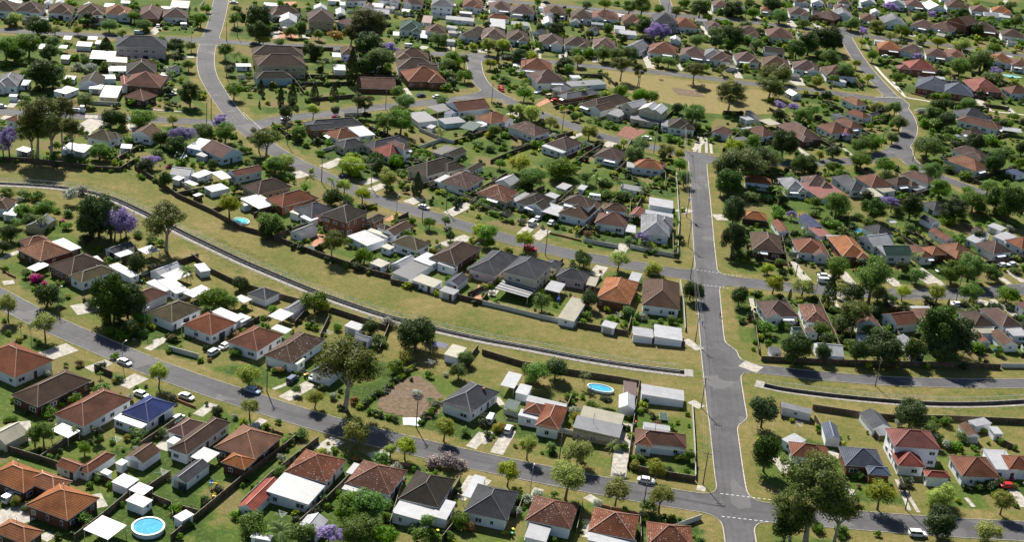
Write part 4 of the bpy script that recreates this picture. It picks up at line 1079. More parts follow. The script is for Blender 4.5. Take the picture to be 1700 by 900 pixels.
# ---------------------------------------------------------------- buildings
def each_group(txt):
    t = reg = None
    for line in txt.strip().splitlines():
        for w in line.split():
            pass
        toks = line.split()
        while toks and toks[0][0] in '#@':
            k = toks.pop(0)
            if k[0] == '#': reg = k[1:]
            else: t = k[1:]
        if toks: yield reg, t, ' '.join(toks)
FOOT = []                                  # every footprint: centre, half sizes, angle
def inside_any(x, y, pad=0, foots=None):
    for (cx, cy, hw, hd, a) in (foots if foots is not None else FOOT):
        dx, dy = x - cx, y - cy; c, s = math.cos(a), math.sin(a)
        if abs(dx * c + dy * s) < hw + pad and abs(-dx * s + dy * c) < hd + pad: return True
    return False
def rect(t, nums, z):
    P = [unp(tp(t, nums[i], nums[i + 1]), z) for i in range(0, len(nums) - len(nums) % 2, 2)]
    if len(nums) == 5:
        u = P[1] - P[0]; w = np.hypot(*u); a = math.atan2(u[1], u[0]); n = np.array([-u[1], u[0]]) / w
        if n[1] < 0: n = -n
        d = nums[4] * (1.5 if nums[4] >= 8 else 1.15); w *= 1.09; c = (P[0] + P[1]) / 2 + n * d / 2
    else:
        u = P[2] - P[1]; v = P[0] - P[1]; w, d = np.hypot(*u), np.hypot(*v); c = (P[0] + P[2]) / 2
        a1 = math.atan2(u[1], u[0]); a2 = math.atan2(v[1], v[0])
        sgn = 1 if u[0] * v[1] - u[1] * v[0] > 0 else -1
        a2 -= sgn * math.pi / 2
        vx = math.cos(a1) * w + math.cos(a2) * d; vy = math.sin(a1) * w + math.sin(a2) * d
        a = math.atan2(vy, vx)
    ra = road_angle(*c); df = (a - ra + math.pi / 4) % (math.pi / 2) - math.pi / 4
    if abs(df) < R(11): a -= df
    elif len(nums) == 5 and abs(df) < R(20): a -= df * .7
    return c, w, d, a
SLOPE = {'H': .56, 'G': .5, 'F': .05, 'S': .05}
def local(c, a, o):
    ca, sa = math.cos(a), math.sin(a)
    return lambda x, y, z: (c[0] - o[0] + x * ca - y * sa, c[1] - o[1] + x * sa + y * ca, z)
def roof_mesh(mb, cap, L, w, d, z, typ, slope=None):
    """roof over a w x d eave rectangle at height z; cap collects the ridge capping"""
    hw, hd = w / 2, d / 2; th = .16; sl = SLOPE[typ] if slope is None else slope
    E = [(-hw, -hd), (hw, -hd), (hw, hd), (-hw, hd)]
    long_x = w >= d
    m = min(hw, hd); hgt = m * sl; rl = abs(hw - hd)
    if typ == 'F':
        h = .5 * sl * 2 * hd + .0
        zt = [z, z, z + d * sl * .9, z + d * sl * .9]
        top = [L(E[i][0], E[i][1], zt[i] + th) for i in range(4)]; bot = [L(E[i][0], E[i][1], zt[i]) for i in range(4)]
        mb.face(top, [(-hw, 0), (hw, 0), (hw, d), (-hw, d)]); mb.face(bot[::-1], None, 1)
        for i in range(4):
            j = (i + 1) % 4; mb.face([bot[i], bot[j], top[j], top[i]], None, 1)
        return z + d * sl
    if long_x: r = [(-rl, 0), (rl, 0)]
    else: r = [(0, -rl), (0, rl)]
    if typ == 'G': r = [(-hw, 0), (hw, 0)] if long_x else [(0, -hd), (0, hd)]
    zr = z + hgt + th; A = [L(x, y, z + th) for x, y in E]; B = [L(x, y, z) for x, y in E]; Rr = [L(x, y, zr) for x, y in r]
    sl_len = math.hypot(m, hgt)
    if long_x:
        mb.face([A[0], A[1], Rr[1], Rr[0]], [(-hw, 0), (hw, 0), (r[1][0], sl_len), (r[0][0], sl_len)])
        mb.face([A[2], A[3], Rr[0], Rr[1]], [(hw, 0), (-hw, 0), (r[0][0], sl_len), (r[1][0], sl_len)])
        ends = [(A[3], A[0], Rr[0]), (A[1], A[2], Rr[1])]; e = hd
    else:
        mb.face([A[1], A[2], Rr[1], Rr[0]], [(-hd, 0), (hd, 0), (r[1][1], sl_len), (r[0][1], sl_len)])
        mb.face([A[3], A[0], Rr[0], Rr[1]], [(hd, 0), (-hd, 0), (r[0][1], sl_len), (r[1][1], sl_len)])
        ends = [(A[0], A[1], Rr[0]), (A[2], A[3], Rr[1])]; e = hw
    for p, q, s in ends:
        if typ == 'H': mb.face([p, q, s], [(-e, 0), (e, 0), (0, sl_len)])
        else: mb.face([p, q, s], None, 2)
    mb.face(B[::-1], None, 1)
    for i in range(4):
        j = (i + 1) % 4; mb.face([B[i], B[j], A[j], A[i]], None, 1)
    if cap is not None:
        up = lambda p: (p[0], p[1], p[2] + .01)
        cap.beam(up(Rr[0]), up(Rr[1]), .24, .07)
        if typ == 'H':
            for i in range(4):
                k = (0 if i in (0, 3) else 1) if long_x else (0 if i in (0, 1) else 1)
                cap.beam(up(A[i]), up(Rr[k]), .2, .06)
    return zr
_wm = {}
def window_meshes():
    if not _wm:
        f = MB(); f.box(0, 0, 0, 1.0, .14, 1.0); _wm['frame'] = f.mesh('window', m_plain('window_frame', (.7, .71, .72), .5, .05))
        p = MB(); p.box(-.225, -.085, 0, .38, .03, .82); p.box(.225, -.085, 0, .38, .03, .82)
        _wm['pane'] = p.mesh('pane', m_glass())
        p = MB(); p.box(0, 0, 0, .8, .2, .84); _wm['far'] = p.mesh('window_far', m_glass())
        p = MB(); p.box(0, 0, 0, 1, .12, 1); _wm['door'] = p.mesh('door', m_plain('door_paint', (.10, .06, .045), .5, .3))
        p = MB(); p.box(0, 0, 0, 1, .1, 1); _wm['gdoor'] = p.mesh('garage_door', m_plain('garage_door_paint', (.42, .42, .40), .5, .1))
    return _wm
def add_unit(name, key, parent, p, ang, sx, sz):
    o = link(name, window_meshes()[key], parent, p); o.rotation_euler.z = ang; o.scale = (sx, 1, sz); return o
HOUSE_LIST = []
def building(blocks, cat, reg):
    """blocks: list of (type, roof, wall, rect, flags); the first is the main one"""
    c0 = blocks[0][3][0]; root_loc = (float(c0[0]), float(c0[1]), 0)
    dist = proj((c0[0], c0[1], 0))[2]; near = dist < 640; mid = dist < 800
    nm = {'house': 'house', 'shed': 'shed', 'carport': 'carport'}[cat]
    root = empty(nm, root_loc)
    foots = [(b[3][0][0], b[3][0][1], b[3][1] / 2 - .5, b[3][2] / 2 - .5, b[3][3]) for b in blocks]
    rnd = random.Random(int(c0[0] * 31 + c0[1] * 17))
    nw = 0
    for bi, (typ, rc, wc, (c, w, d, a), fl) in enumerate(blocks):
        FOOT.append((c[0], c[1], w / 2, d / 2, a))
        L = local(c, a, c0); two = 'f2' in fl
        h = {'house': 3.3 if reg in 'JLMN' else 3.0, 'shed': 2.15, 'carport': 2.4}[cat] + (2.7 if two else 0) - .035 * bi
        if bi and typ == 'F' and not two: h = 2.5 - .03 * bi
        ov = .5 if cat == 'house' and typ != 'F' else .18
        rm = MB(); cap = MB() if typ in 'HG' and cat != 'carport' else None
        roof_mesh(rm, cap, L, w, d, h, 'F' if typ == 'S' else typ)
        metal = typ in 'FS' or rc in 'wc'
        mats = [m_metal(rc) if metal else m_tile(rc, 1 if 'fs' in fl else 0), m_plain('fascia', (.68, .68, .67), .6, .1), m_wall(wc)]
        ro = link('roof', rm.mesh('roof', mats), root)
        if cap and cap.f and mid:
            cc = ROOF[rc][1]; lite = .11 if rnd.random() < .25 else .012
            link('ridge_cap', cap.mesh('ridge_cap', m_plain('ridge_cap_' + rc + ('_pale' if lite > .1 else ''), tuple(min(1, v * 1.15 + lite) for v in cc), .6, .15)), ro)
        hw, hd = w / 2 - ov, d / 2 - ov
        if cat == 'carport':
            pm = MB()
            for x in (-hw, hw):
                for y in (-hd, hd):
                    p = L(x, y, 0); zt = h + (d * .045 if y > 0 else 0); pm = MB(); pm.box(p[0], p[1], zt / 2 - .02, .12, .12, zt, a)
                    link('post', pm.mesh('post', m_plain('post_paint', (.55, .55, .53), .6, .1)), root)
            if typ == 'S':
                sm = MB()
                for k in range(4):
                    x = -hw + (k + .5) * 2 * hw / 4
                    A_ = [L(x - hw / 8, -w * 0 - d / 2 + .05, h + .175), L(x + hw / 8, -d / 2 + .05, h + .175), L(x + hw / 8, d / 2 - .05, h + .175 + d * .045), L(x - hw / 8, d / 2 - .05, h + .175 + d * .045)]
                    sm.face(A_)
                link('stripe', sm.mesh('stripe', m_plain('awning_stripe', (.05, .05, .055), .6, .1)), ro)
            continue
        wm = MB(); E = [(-hw, -hd), (hw, -hd), (hw, hd), (-hw, hd)]
        for i in range(4):
            j = (i + 1) % 4; zi = [h, h, h, h]
            if typ == 'F': zi = [h + d * .045 * (y > 0) for x, y in E]
            wm.face([L(*E[i], -.15), L(*E[j], -.15), L(*E[j], zi[j] + .02), L(*E[i], zi[i] + .02)])
        link('wall', wm.mesh('wall', m_wall(wc)), root)
        # openings
        for i in range(4):
            j = (i + 1) % 4; (x0, y0), (x1, y1) = E[i], E[j]; ln = math.hypot(x1 - x0, y1 - y0)
            tx, ty = (x1 - x0) / ln, (y1 - y0) / ln; nx_, ny_ = ty, -tx
            wn_ = Vector((nx_ * math.cos(a) - ny_ * math.sin(a), nx_ * math.sin(a) + ny_ * math.cos(a)))
            mid_w = L((x0 + x1) / 2, (y0 + y1) / 2, 1.5); tocam = Vector((-c[0], -c[1])).normalized()
            if not near and wn_.dot(tocam) < .2: continue
            ang = a + math.atan2(ty, tx)
            if cat == 'shed':
                slots = [(0.5, 'gdoor')] if (ln < 5.5 and ln > 3.2 and i in (0, 3) and rnd.random() < .5) else ([(.5, 'w')] if rnd.random() < .5 and ln > 2.5 else [])
                if rnd.random() < .25 and ln > 3.5: slots.append((.8, 'd'))
            else:
                n = max(1, int(round(ln / 3.9))) if ln > 2.2 else 0
                slots = [((k + .5 + rnd.uniform(-.18, .18)) / n, 'w') for k in range(n) if rnd.random() < .82]
                if n >= 2 and len(slots) > n // 2 and bi == 0 and i in (0, 1) and rnd.random() < .6: slots[n // 2] = (slots[n // 2][0], 'd')
            for fr, kd in slots:
                px, py = x0 + (x1 - x0) * fr, y0 + (y1 - y0) * fr
                g = L(px + nx_ * .05, py + ny_ * .05, 0); gw = (g[0] + c0[0], g[1] + c0[1])
                if inside_any(gw[0], gw[1], .15, foots[:bi] + foots[bi + 1:]) and len(blocks) > 1: continue
                for fz in ((1.5, 4.2) if two else (1.5,)):
                    if kd == 'w' or (kd == 'd' and fz > 2):
                        sw = rnd.choice((.8, 1.2, 1.7, 2.3)) if cat == 'house' else .9
                        sz = rnd.choice((1.1, 1.25)) if cat == 'house' else .7
                        if near or mid and cat == 'house':
                            o = add_unit('window', 'frame', root, (g[0], g[1], fz), ang, sw, sz)
                            q = link('pane', window_meshes()['pane'], o)
                        else: add_unit('window', 'far', root, (g[0], g[1], fz), ang, sw, sz)
                    elif kd == 'd' and rnd.random() < .5: add_unit('porch_shade_door', 'far', root, (g[0], g[1], 1.15), ang, 2.9, 2.5)  # wide dark pane: sliding door that also paints in a porch recess's shade
                    elif kd == 'd': add_unit('door', 'door', root, (g[0], g[1], 1.05), ang, .95, 2.1)
                    else: add_unit('garage_door', 'gdoor', root, (g[0], g[1], .98), ang, 2.5, 1.95)
        if bi == 0 and cat == 'house' and reg in 'DEHGIMN' and rnd.random() < .6 and len(blocks) <= 3:
            am_ = MB(); fs_ = [min(range(4), key=lambda q: (L(*[(E[q][z_] + E[(q + 1) % 4][z_]) / 2 for z_ in (0, 1)], 0)[1]))][0]; (x0, y0), (x1, y1) = E[fs_], E[(fs_ + 1) % 4]
            ln = math.hypot(x1 - x0, y1 - y0); tx, ty = (x1 - x0) / ln, (y1 - y0) / ln; n0, n1_ = ty, -tx; f0 = rnd.choice((.08, .45)); f1 = f0 + rnd.uniform(.4, .5)
            q = [L(x0 + (x1 - x0) * f + n0 * o_, y0 + (y1 - y0) * f + n1_ * o_, z_) for f, o_, z_ in ((f0, .3, h - .12), (f1, .3, h - .12), (f1, 1.9, h - .55), (f0, 1.9, h - .55))]
            am_.face(q[::-1]); am_.face([(p[0], p[1], p[2] - .08) for p in q])
            for i_ in range(4):
                u_, v_ = q[i_], q[(i_ + 1) % 4]; am_.face([u_, v_, (v_[0], v_[1], v_[2] - .08), (u_[0], u_[1], u_[2] - .08)])
            link('awning', am_.mesh('awning', m_plain('awning_white', (.72, .73, .75), .6, .08)), root)
        if bi == 0 and cat == 'house' and near:
            vm = MB(); p = L(w * .18, d * .12, 0); vm.bar((p[0], p[1], h), (p[0], p[1], h + d * .22 + .7), .06)
            vm.box(p[0], p[1], h + d * .22 + .72, .2, .2, .12)
            link('vent_pipe', vm.mesh('vent_pipe', m_plain('vent_metal', (.35, .35, .36), .4, .2)), root)
        if 'fc' in fl:
            ch = MB(); p = L(w * .22, -d * .2, 0); ch.box(p[0], p[1], h + .9, .7, .5, 2.6, a); ch.box(p[0], p[1], h + 2.25, .85, .65, .14, a)
            link('chimney', ch.mesh('chimney', m_wall('k')), root)
    t0, rc0, wc0, rr, fl0 = blocks[0]; rn = ROOF[rc0][0]; wn0 = WALL[wc0][0]
    st = 'two-storey ' if 'f2' in fl0 else ''
    if cat == 'house':
        shp = {'H': 'hipped', 'G': 'gabled', 'F': 'flat'}[t0]
        short = f'{rn}-roofed {wn0} house'
        lab = f'{st}{wn0} house with {"speckled " if "fs" in fl0 else ""}{rn} {shp} roof'
        HOUSE_LIST.append((rr[0], reg, short, rr))
        tag(root, lab, 'house', reg, 'houses ' + REGP[reg])
    elif cat == 'shed':
        big = rr[1] * rr[2] > 30
        lab = f'{wn0} backyard {"garage" if big else "shed"} with {rn} {"flat" if t0 == "F" else "pitched"} roof'
        tag(root, lab, 'shed', reg, 'backyard sheds ' + REGP[reg])
    else:
        tag(root, f'{rn} {"striped " if t0 == "S" else ""}carport roof on posts', 'carport', reg, 'carports ' + REGP[reg])
    return root
def parse_houses():
    cur = None; out = []
    t = reg = None
    for line in HOUSES.strip().splitlines():
        q = line.split()
        if q[0][0] == '#': reg = q[0][1:]; t = q[1][1:]; continue
        kind = q[0]; i = 4 if kind != 'k' else 3
        nums = []; fl = []
        for s in q[i:]:
            if s[0] == 'f': fl.append(s)
            else: nums.append(float(s))
        typ, rc = q[1], q[2]; wc = q[3] if kind != 'k' else 'w'
        HH = 3.3 if reg in 'JLMN' else 3.0
        base = {'h': HH, '+': HH, 's': 2.15, 'k': 2.4}[kind] + (2.7 if 'f2' in fl else 0)
        if kind == '+' and typ == 'F' and 'f2' not in fl: base = 2.5
        if kind == 'k' : base = 2.4
        b = (typ, rc, wc, rect(t, nums, base + .1), fl)
        if kind == '+': cur[0].append(b)
        else:
            cur = ([b], {'h': 'house', 's': 'shed', 'k': 'carport'}[kind], reg); out.append(cur)
    rr = random.Random(3)
    for bl, cat, rg in out:
        typ, rc, wc, (c, w, d, a), fl = bl[0]
        if cat == 'house' and len(bl) == 1 and typ == 'H' and w > 8 and 'f2' not in fl and rg not in 'ABCF':
            u = np.array([math.cos(a), math.sin(a)]); v = np.array([-u[1], u[0]])
            if v[1] > 0: v = -v                       # v points to the camera side of the house
            s = rr.choice((-1, 1)); q = rr.random()
            if q < .75:                               # projecting front room
                ww = w * rr.uniform(.42, .52); dd = d * .5 + rr.uniform(1.2, 2.0)
                bl.append((rr.choice('HHG'), rc, wc, (c + u * s * (w / 2 - ww / 2 + .03) + v * (d / 2 - dd / 2 + (dd - d * .5)), ww, dd, a), fl))
            if rr.random() < (.6 if rg in 'MNLJ' else .25):   # pale lean-to at the back
                ww = w * rr.uniform(.45, .85)
                bl.append(('F', rr.choice('wwwgc'), wc, (c - u * s * (w - ww) * .4 - v * (d / 2 + 1.2), ww, 3.6, a), []))
        building(bl, cat, rg)
parse_houses()
sr = random.Random(17)
for (c, reg, short, (cc, w, d, a)) in list(HOUSE_LIST):            # the backyard sheds of the far rows
    if reg not in 'LMNIJ' or sr.random() < .25: continue
    for _ in range(25):
        th = a + sr.choice((0, 1, 2, 3)) * math.pi / 2 + sr.uniform(-.5, .5); rr_ = max(w, d) / 2 + sr.uniform(4, 11); p = c + rr_ * np.array([math.cos(th), math.sin(th)])
        if not (GX0 + 8 < p[0] < GX1 - 8 and GY0 + 8 < p[1] < GY1 - 8) or sample(SDF, *p) < 9 or sample(CD, *p) < 26 or inside_any(p[0], p[1], 3.4) or PARKMASK(np.array([p[0]]), np.array([p[1]]))[0]: continue
        ww, dd = sr.choice(((6.2, 3.6), (5.2, 4.6), (3.2, 2.6), (7.0, 4.2)))
        building([(sr.choice('FFG'), sr.choice('wwwgGcm'), sr.choice('wwwcg'), (p, ww, dd, a), [])], 'shed', reg); break
HP = np.array([h[0] for h in HOUSE_LIST])
def nearest_house(x, y):
    return HOUSE_LIST[int(np.argmin((HP[:, 0] - x) ** 2 + (HP[:, 1] - y) ** 2))]

# ---------------------------------------------------------------- ground surfaces: drives, footpath, paving
def concrete_drive():
    i = 0
    for _, t, s in each_group(DRIVES):
        for it in s.split(';'):
            v = [float(a) for a in it.split()]
            if len(v) != 5: continue
            A, B = unp(tp(t, v[0], v[1])), unp(tp(t, v[2], v[3])); d = B - A; L = np.hypot(*d)
            if L < .5: continue
            n = np.array([-d[1], d[0]]) / L * v[4] / 2; mb = MB(); z = .03 + .0013 * i; i += 1
            k = max(1, int(L / 2)); 
            mb.face([(*(A - n), z), (*(B - n), z), (*(B + n), z), (*(A + n), z)])
            for a_, b_ in ((A - n, B - n), (B - n, B + n), (B + n, A + n), (A + n, A - n)):
                mb.face([(*a_, 0), (*b_, 0), (*b_, z), (*a_, z)])
            structure(link('driveway', mb.mesh('driveway', m_plain('drive_concrete', (.37, .34, .295), .85, .4))), 'pale concrete driveway')
concrete_drive()
for _, t, s in each_group(PATHS):
    v = [float(a) for a in s.split()]; P = smooth([unp(tp(t, v[i], v[i + 1])) for i in range(0, len(v), 2)], 2); mb = MB()
    for i in range(len(P) - 1):
        d = P[i + 1] - P[i]; n = np.array([-d[1], d[0]]) / np.hypot(*d) * .75
        mb.face([(*(P[i] - n), .026), (*(P[i + 1] - n), .026), (*(P[i + 1] + n), .026), (*(P[i] + n), .026)])
    structure(link('footpath', mb.mesh('footpath', m_plain('path_concrete', (.50, .47, .42), .85, .15))), 'concrete footpath')
PV = {'r': ('terracotta_paving', (.42, .20, .12), 'terracotta coloured paving'), 'b': ('brick_paving', (.20, .085, .06), 'dark red brick forecourt'),
      'd': ('bare_earth', (.135, .092, .055), 'bare brown earth patch'), 'w': ('white_sheeting', (.75, .76, .80), 'white sheeting lying on the verge')}
EARTH = []
for k, (_, t, s) in enumerate(each_group(PAVE)):
    q = s.split(); v = [float(a) for a in q[1:]]; P = [unp(tp(t, v[i], v[i + 1])) for i in range(0, len(v), 2)]
    nm, c, lab = PV[q[0]]
    if q[0] == 'd':
        P = [a + (b_ - a) * f + rng.normal(0, .45, 2) for a, b_ in zip(P, P[1:] + P[:1]) for f in (0, .2, .4, .6, .8)]; EARTH.append(P)
    pts = [Vector((p[0], p[1], .06 + .003 * k)) for p in P]; mb = MB(); cn = sum(pts, Vector()) / len(pts)
    for i in range(len(pts)): mb.face([pts[i], pts[(i + 1) % len(pts)], cn])
    structure(link(nm, mb.mesh(nm, m_plain(nm, c, .9, .45))), lab)

# ---------------------------------------------------------------- fences
def m_fence(k):
    if k == 'w':
        if 'fw' not in MC:
            t = NT('paling_timber'); P = t.pos(); sx = t.coord('UV'); s = t.new('ShaderNodeSeparateXYZ'); t.link(sx, s.inputs[0])
            fr = t.math('FRACT', t.math('MULTIPLY', s.outputs[0], 1 / .3)); n = t.noise(P, .8, 4)
            c = t.mix(t.ramp(n, [(.3, 0), (.7, 1)]), (.075, .05, .034), (.15, .115, .085)); c = t.mix(t.ramp(fr, [(0, .7), (.12, 0)]), c, (.03, .02, .015))
            MC['fw'] = t.fin(c, .9, .1)
        return MC['fw']
    return {'b': m_plain('garden_wall_brick', (.26, .12, .075), .9, .3), 'm': m_plain('pale_fence_steel', (.52, .54, .50), .6, .12), 'h': None}[k]
FH = {'w': 1.65, 'b': .65, 'm': 1.5, 'h': 1.8}
FN = {'w': ('timber_fence', 'dark timber paling fence', 'fence'), 'b': ('brick_wall', 'low red brick garden wall', 'wall'),
      'm': ('metal_fence', 'pale sheet metal fence', 'fence')}
FENCE_RUNS = []
def fence(kind, pts, reg):
    if kind == 'w': FENCE_RUNS.extend(zip(pts[:-1], pts[1:]))
    if len(pts) < 2: return
    o = np.mean(pts, 0); h = FH[kind]; rail = MB(); nm, lab, cat = FN[kind]
    root = empty(nm, (o[0], o[1], 0)); run = MB(); posts = []
    for a, b in zip(pts[:-1], pts[1:]):
        d = b - a; L = np.hypot(*d)
        if L < .3: continue
        an = math.atan2(d[1], d[0]); c = (a + b) / 2 - o; th = {'w': .05, 'b': .24, 'm': .06}[kind]
        n = np.array([-d[1], d[0]]) / L * th / 2; A, B = a - o, b - o; z0 = -.05
        for (p, q) in ((A - n, B - n), (B - n, B + n), (B + n, A + n), (A + n, A - n)):
            ln = np.hypot(*(q - p)); run.face([(*p, z0), (*q, z0), (*q, h), (*p, h)], [(0, 0), (ln, 0), (ln, h), (0, h)])
        run.face([(*(A - n), h), (*(B - n), h), (*(B + n), h), (*(A + n), h)])
        if kind != 'b':
            k = max(1, int(L / 2.4))
            for i in range(k + 1):
                p = A + (B - A) * i / k; posts.append(p); rail.box(p[0], p[1], h / 2 + .03, .11, .11, h + .1, an)
        rail_m = None
    link('panel' if kind != 'b' else 'wall_run', run.mesh(nm, m_fence(kind)), root)
    if kind != 'b':
        cap = MB()
        for a, b in zip(pts[:-1], pts[1:]):
            cap.beam((*(a - o), h + .0), (*(b - o), h + .0), .1, .06)
        link('top_rail', cap.mesh('top_rail', m_plain('fence_rail', (.30, .27, .22), .8, .25) if kind == 'w' else m_plain('fence_rail_pale', (.6, .6, .56), .6, .1)), root)
        q = link('post', rail.mesh('post', m_plain('fence_post', (.20, .17, .13), .85, .25) if kind == 'w' else m_plain('fence_post_pale', (.55, .55, .5), .6, .1)), root)
        q['kind'] = 'stuff'
    hs = nearest_house(*o)
    tag(root, f'{lab} by {hs[2]}', cat, hs[1] if reg is None else reg, f'{"fences" if cat == "fence" else "garden walls"} {REGP[reg]}')
HEDGES = []
for reg, t, s in each_group(FENCES):
    for it in s.split(';'):
        q = it.split()
        if len(q) < 5: continue
        v = [float(a) for a in q[1:]]; P = [unp(tp(t, v[i], v[i + 1])) for i in range(0, len(v), 2)]
        if q[0] == 'h': HEDGES.append((P, reg))
        else: fence(q[0], P, reg)
# side fences between neighbours in the rows farther back
for (c, reg, short, (cc, w, d, a)) in list(HOUSE_LIST):
    if reg in 'ABCFJK': continue
    tc = Vector((-c[0], -c[1])).normalized()
    best = max((0, 1, 2, 3), key=lambda k: Vector((math.cos(a + k * math.pi / 2), math.sin(a + k * math.pi / 2))).dot(tc))
    fa = a + best * math.pi / 2; dv = np.array([math.cos(fa), math.sin(fa)]); sd_ = np.array([-dv[1], dv[0]])
    half = (w if best % 2 else d) / 2
    base = c + sd_ * (half + 1.5)
    run = []; bestrun = []
    for s_ in np.arange(-24, 20, 1.0):
        p = base + dv * s_
        if GX0 < p[0] < GX1 and sample(SDF, *p) > 5 and sample(CD, *p) > 6 and not inside_any(p[0], p[1], .3) and not PARKMASK(np.array([p[0]]), np.array([p[1]]))[0]: run.append(p)
        else: run = []
        if len(run) > len(bestrun): bestrun = list(run)
    if len(bestrun) > 8: fence('w', [bestrun[0], bestrun[-1]], reg)

kdr = 0
for (c, reg, short, (cc, w, d, a)) in list(HOUSE_LIST):
    if reg not in 'LMNDEHG': continue
    tc = Vector((-c[0], -c[1])).normalized()
    best = max((0, 1, 2, 3), key=lambda k: Vector((math.cos(a + k * math.pi / 2), math.sin(a + k * math.pi / 2))).dot(tc))
    fa = a + best * math.pi / 2; dv = np.array([math.cos(fa), math.sin(fa)]); sd_ = np.array([-dv[1], dv[0]]); half = (w if best % 2 else d) / 2
    base = c - sd_ * (half + 1.4); run = []; br = []
    for s_ in np.arange(-26, 26, 1.0):
        p = base + dv * s_
        if GX0 < p[0] < GX1 and sample(SDF, *p) > .6 and sample(CD, *p) > 12 and not inside_any(p[0], p[1], .9) and not PARKMASK(np.array([p[0]]), np.array([p[1]]))[0]: run.append((s_, p))
        else: run = []
        if len(run) > len(br): br = list(run)
    ends = [e for e in (br[:1] + br[-1:]) if e and sample(SDF, *e[1]) < 2.5]
    if len(br) < 8 or not ends or (int(c[0] * 7) % 10) > 6: continue
    A, B = br[0][1], br[-1][1]
    if len(br) > 18:
        if ends[0][0] == br[0][0]: B = br[18][1]
        else: A = br[-18][1]
    n = sd_ * 1.25; mb = MB(); z = .12 + .0013 * kdr; kdr += 1
    mb.face([(*(A - n), z), (*(B - n), z), (*(B + n), z), (*(A + n), z)])
    for a_, b_ in ((A - n, B - n), (B - n, B + n), (B + n, A + n), (A + n, A - n)): mb.face([(*a_, 0), (*b_, 0), (*b_, z), (*a_, z)])
    structure(link('driveway', mb.mesh('driveway', m_plain('drive_concrete', (.37, .34, .295), .85, .4))), 'pale concrete side driveway')

# railings along the drain
def drain_rail(P, off, side, label, h=1.15):
    st = []; acc = 0; pts = [P[0]]
    for i in range(len(P) - 1):
        L = np.hypot(*(P[i + 1] - P[i])); 
        while acc <= L: st.append((P[i] + (P[i + 1] - P[i]) * acc / L, (P[i + 1] - P[i]) / L)); acc += 3.0
        acc -= L
    Q = [p + np.array([-d[1], d[0]]) * off for p, d in st]
    if len(Q) < 2: return
    o = Q[len(Q) // 2]; root = empty('drain_railing', (o[0], o[1], 0)); wh = m_plain('galvanised_pipe', (.62, .64, .66), .4, .08)
    r = MB(); w = MB(); m2 = MB()
    for p, q in zip(Q[:-1], Q[1:]):
        a, b = p - o, q - o
        r.bar((*a, h), (*b, h), .065, n=5); 
        m2.bar((*a, .12), (*b, .12), .02, n=3)
        for z in (.6,): m2.bar((*a, z), (*b, z), .010, n=3)
    for p in Q:
        a = p - o; w.bar((*a, -.05), (*a, h), .04, n=5)
    link('top_rail', r.mesh('top_rail', wh), root)
    link('wire', m2.mesh('wire', m_plain('fence_wire', (.35, .36, .37), .5, .1)), root)['kind'] = 'stuff'
    q = link('post', w.mesh('post', wh), root); q['kind'] = 'stuff'
    tag(root, label, 'railing', None, 'railings along the drain')
drain_rail(CANAL, 2.2, 1, 'long galvanised railing on the far bank of the curving drain')
drain_rail(CANAL, -1.75, 1, 'long galvanised railing on the near lip of the curving drain')
drain_rail(DITCH, 2.1, 1, 'thin wire railing between the right lane and its drain')

# ---------------------------------------------------------------- trees
def leaf_cloud(n, size, clumps, seed, flat=1.0, low=-.75, fill=.25, spread=(.5, .8), cr=(.28, .42)):
    r = np.random.default_rng(seed); C = []
    for _ in range(clumps):
        v = r.normal(size=3); v /= np.linalg.norm(v)
        if v[2] < low: v[2] *= -.6
        rad = r.uniform(*spread); C.append((v * rad * np.array([1, 1, flat]), r.uniform(*cr)))
    V = np.zeros((n, 4, 3)); 
    for i in range(n):
        c, cr_ = C[r.integers(len(C))]; v = r.normal(size=3); v /= np.linalg.norm(v)
        rr = cr_ * (r.uniform(.7, 1.12) if r.random() > fill else r.uniform(.1, .8)) * (1 + .25 * math.sin(7 * v[0] + 5 * c[1] * 9) * math.sin(6 * v[2] + c[0] * 11))
        p = c + v * rr * np.array([1, 1, .85]); 
        nrm = v * .8 + p * .5 + r.normal(size=3) * .55; nrm /= np.linalg.norm(nrm)
        u = np.cross(nrm, r.normal(size=3)); u /= np.linalg.norm(u); w = np.cross(nrm, u); s = size * r.uniform(.6, 1.4)
        V[i] = [p - u * s, p - w * s * .6, p + u * s, p + w * s * .6]
    return V.reshape(-1, 3), n
def cloud_mesh(name, args, mat):
    V, n = leaf_cloud(*args[0], **args[1]); me = bpy.data.meshes.new(name)
    me.vertices.add(len(V)); me.vertices.foreach_set('co', V.astype('f').ravel())
    me.loops.add(4 * n); me.loops.foreach_set('vertex_index', np.arange(4 * n, dtype='i'))
    me.polygons.add(n); me.polygons.foreach_set('loop_start', np.arange(0, 4 * n, 4, dtype='i')); me.polygons.foreach_set('loop_total', np.full(n, 4, 'i'))
    me.update(); me.materials.append(mat); return me
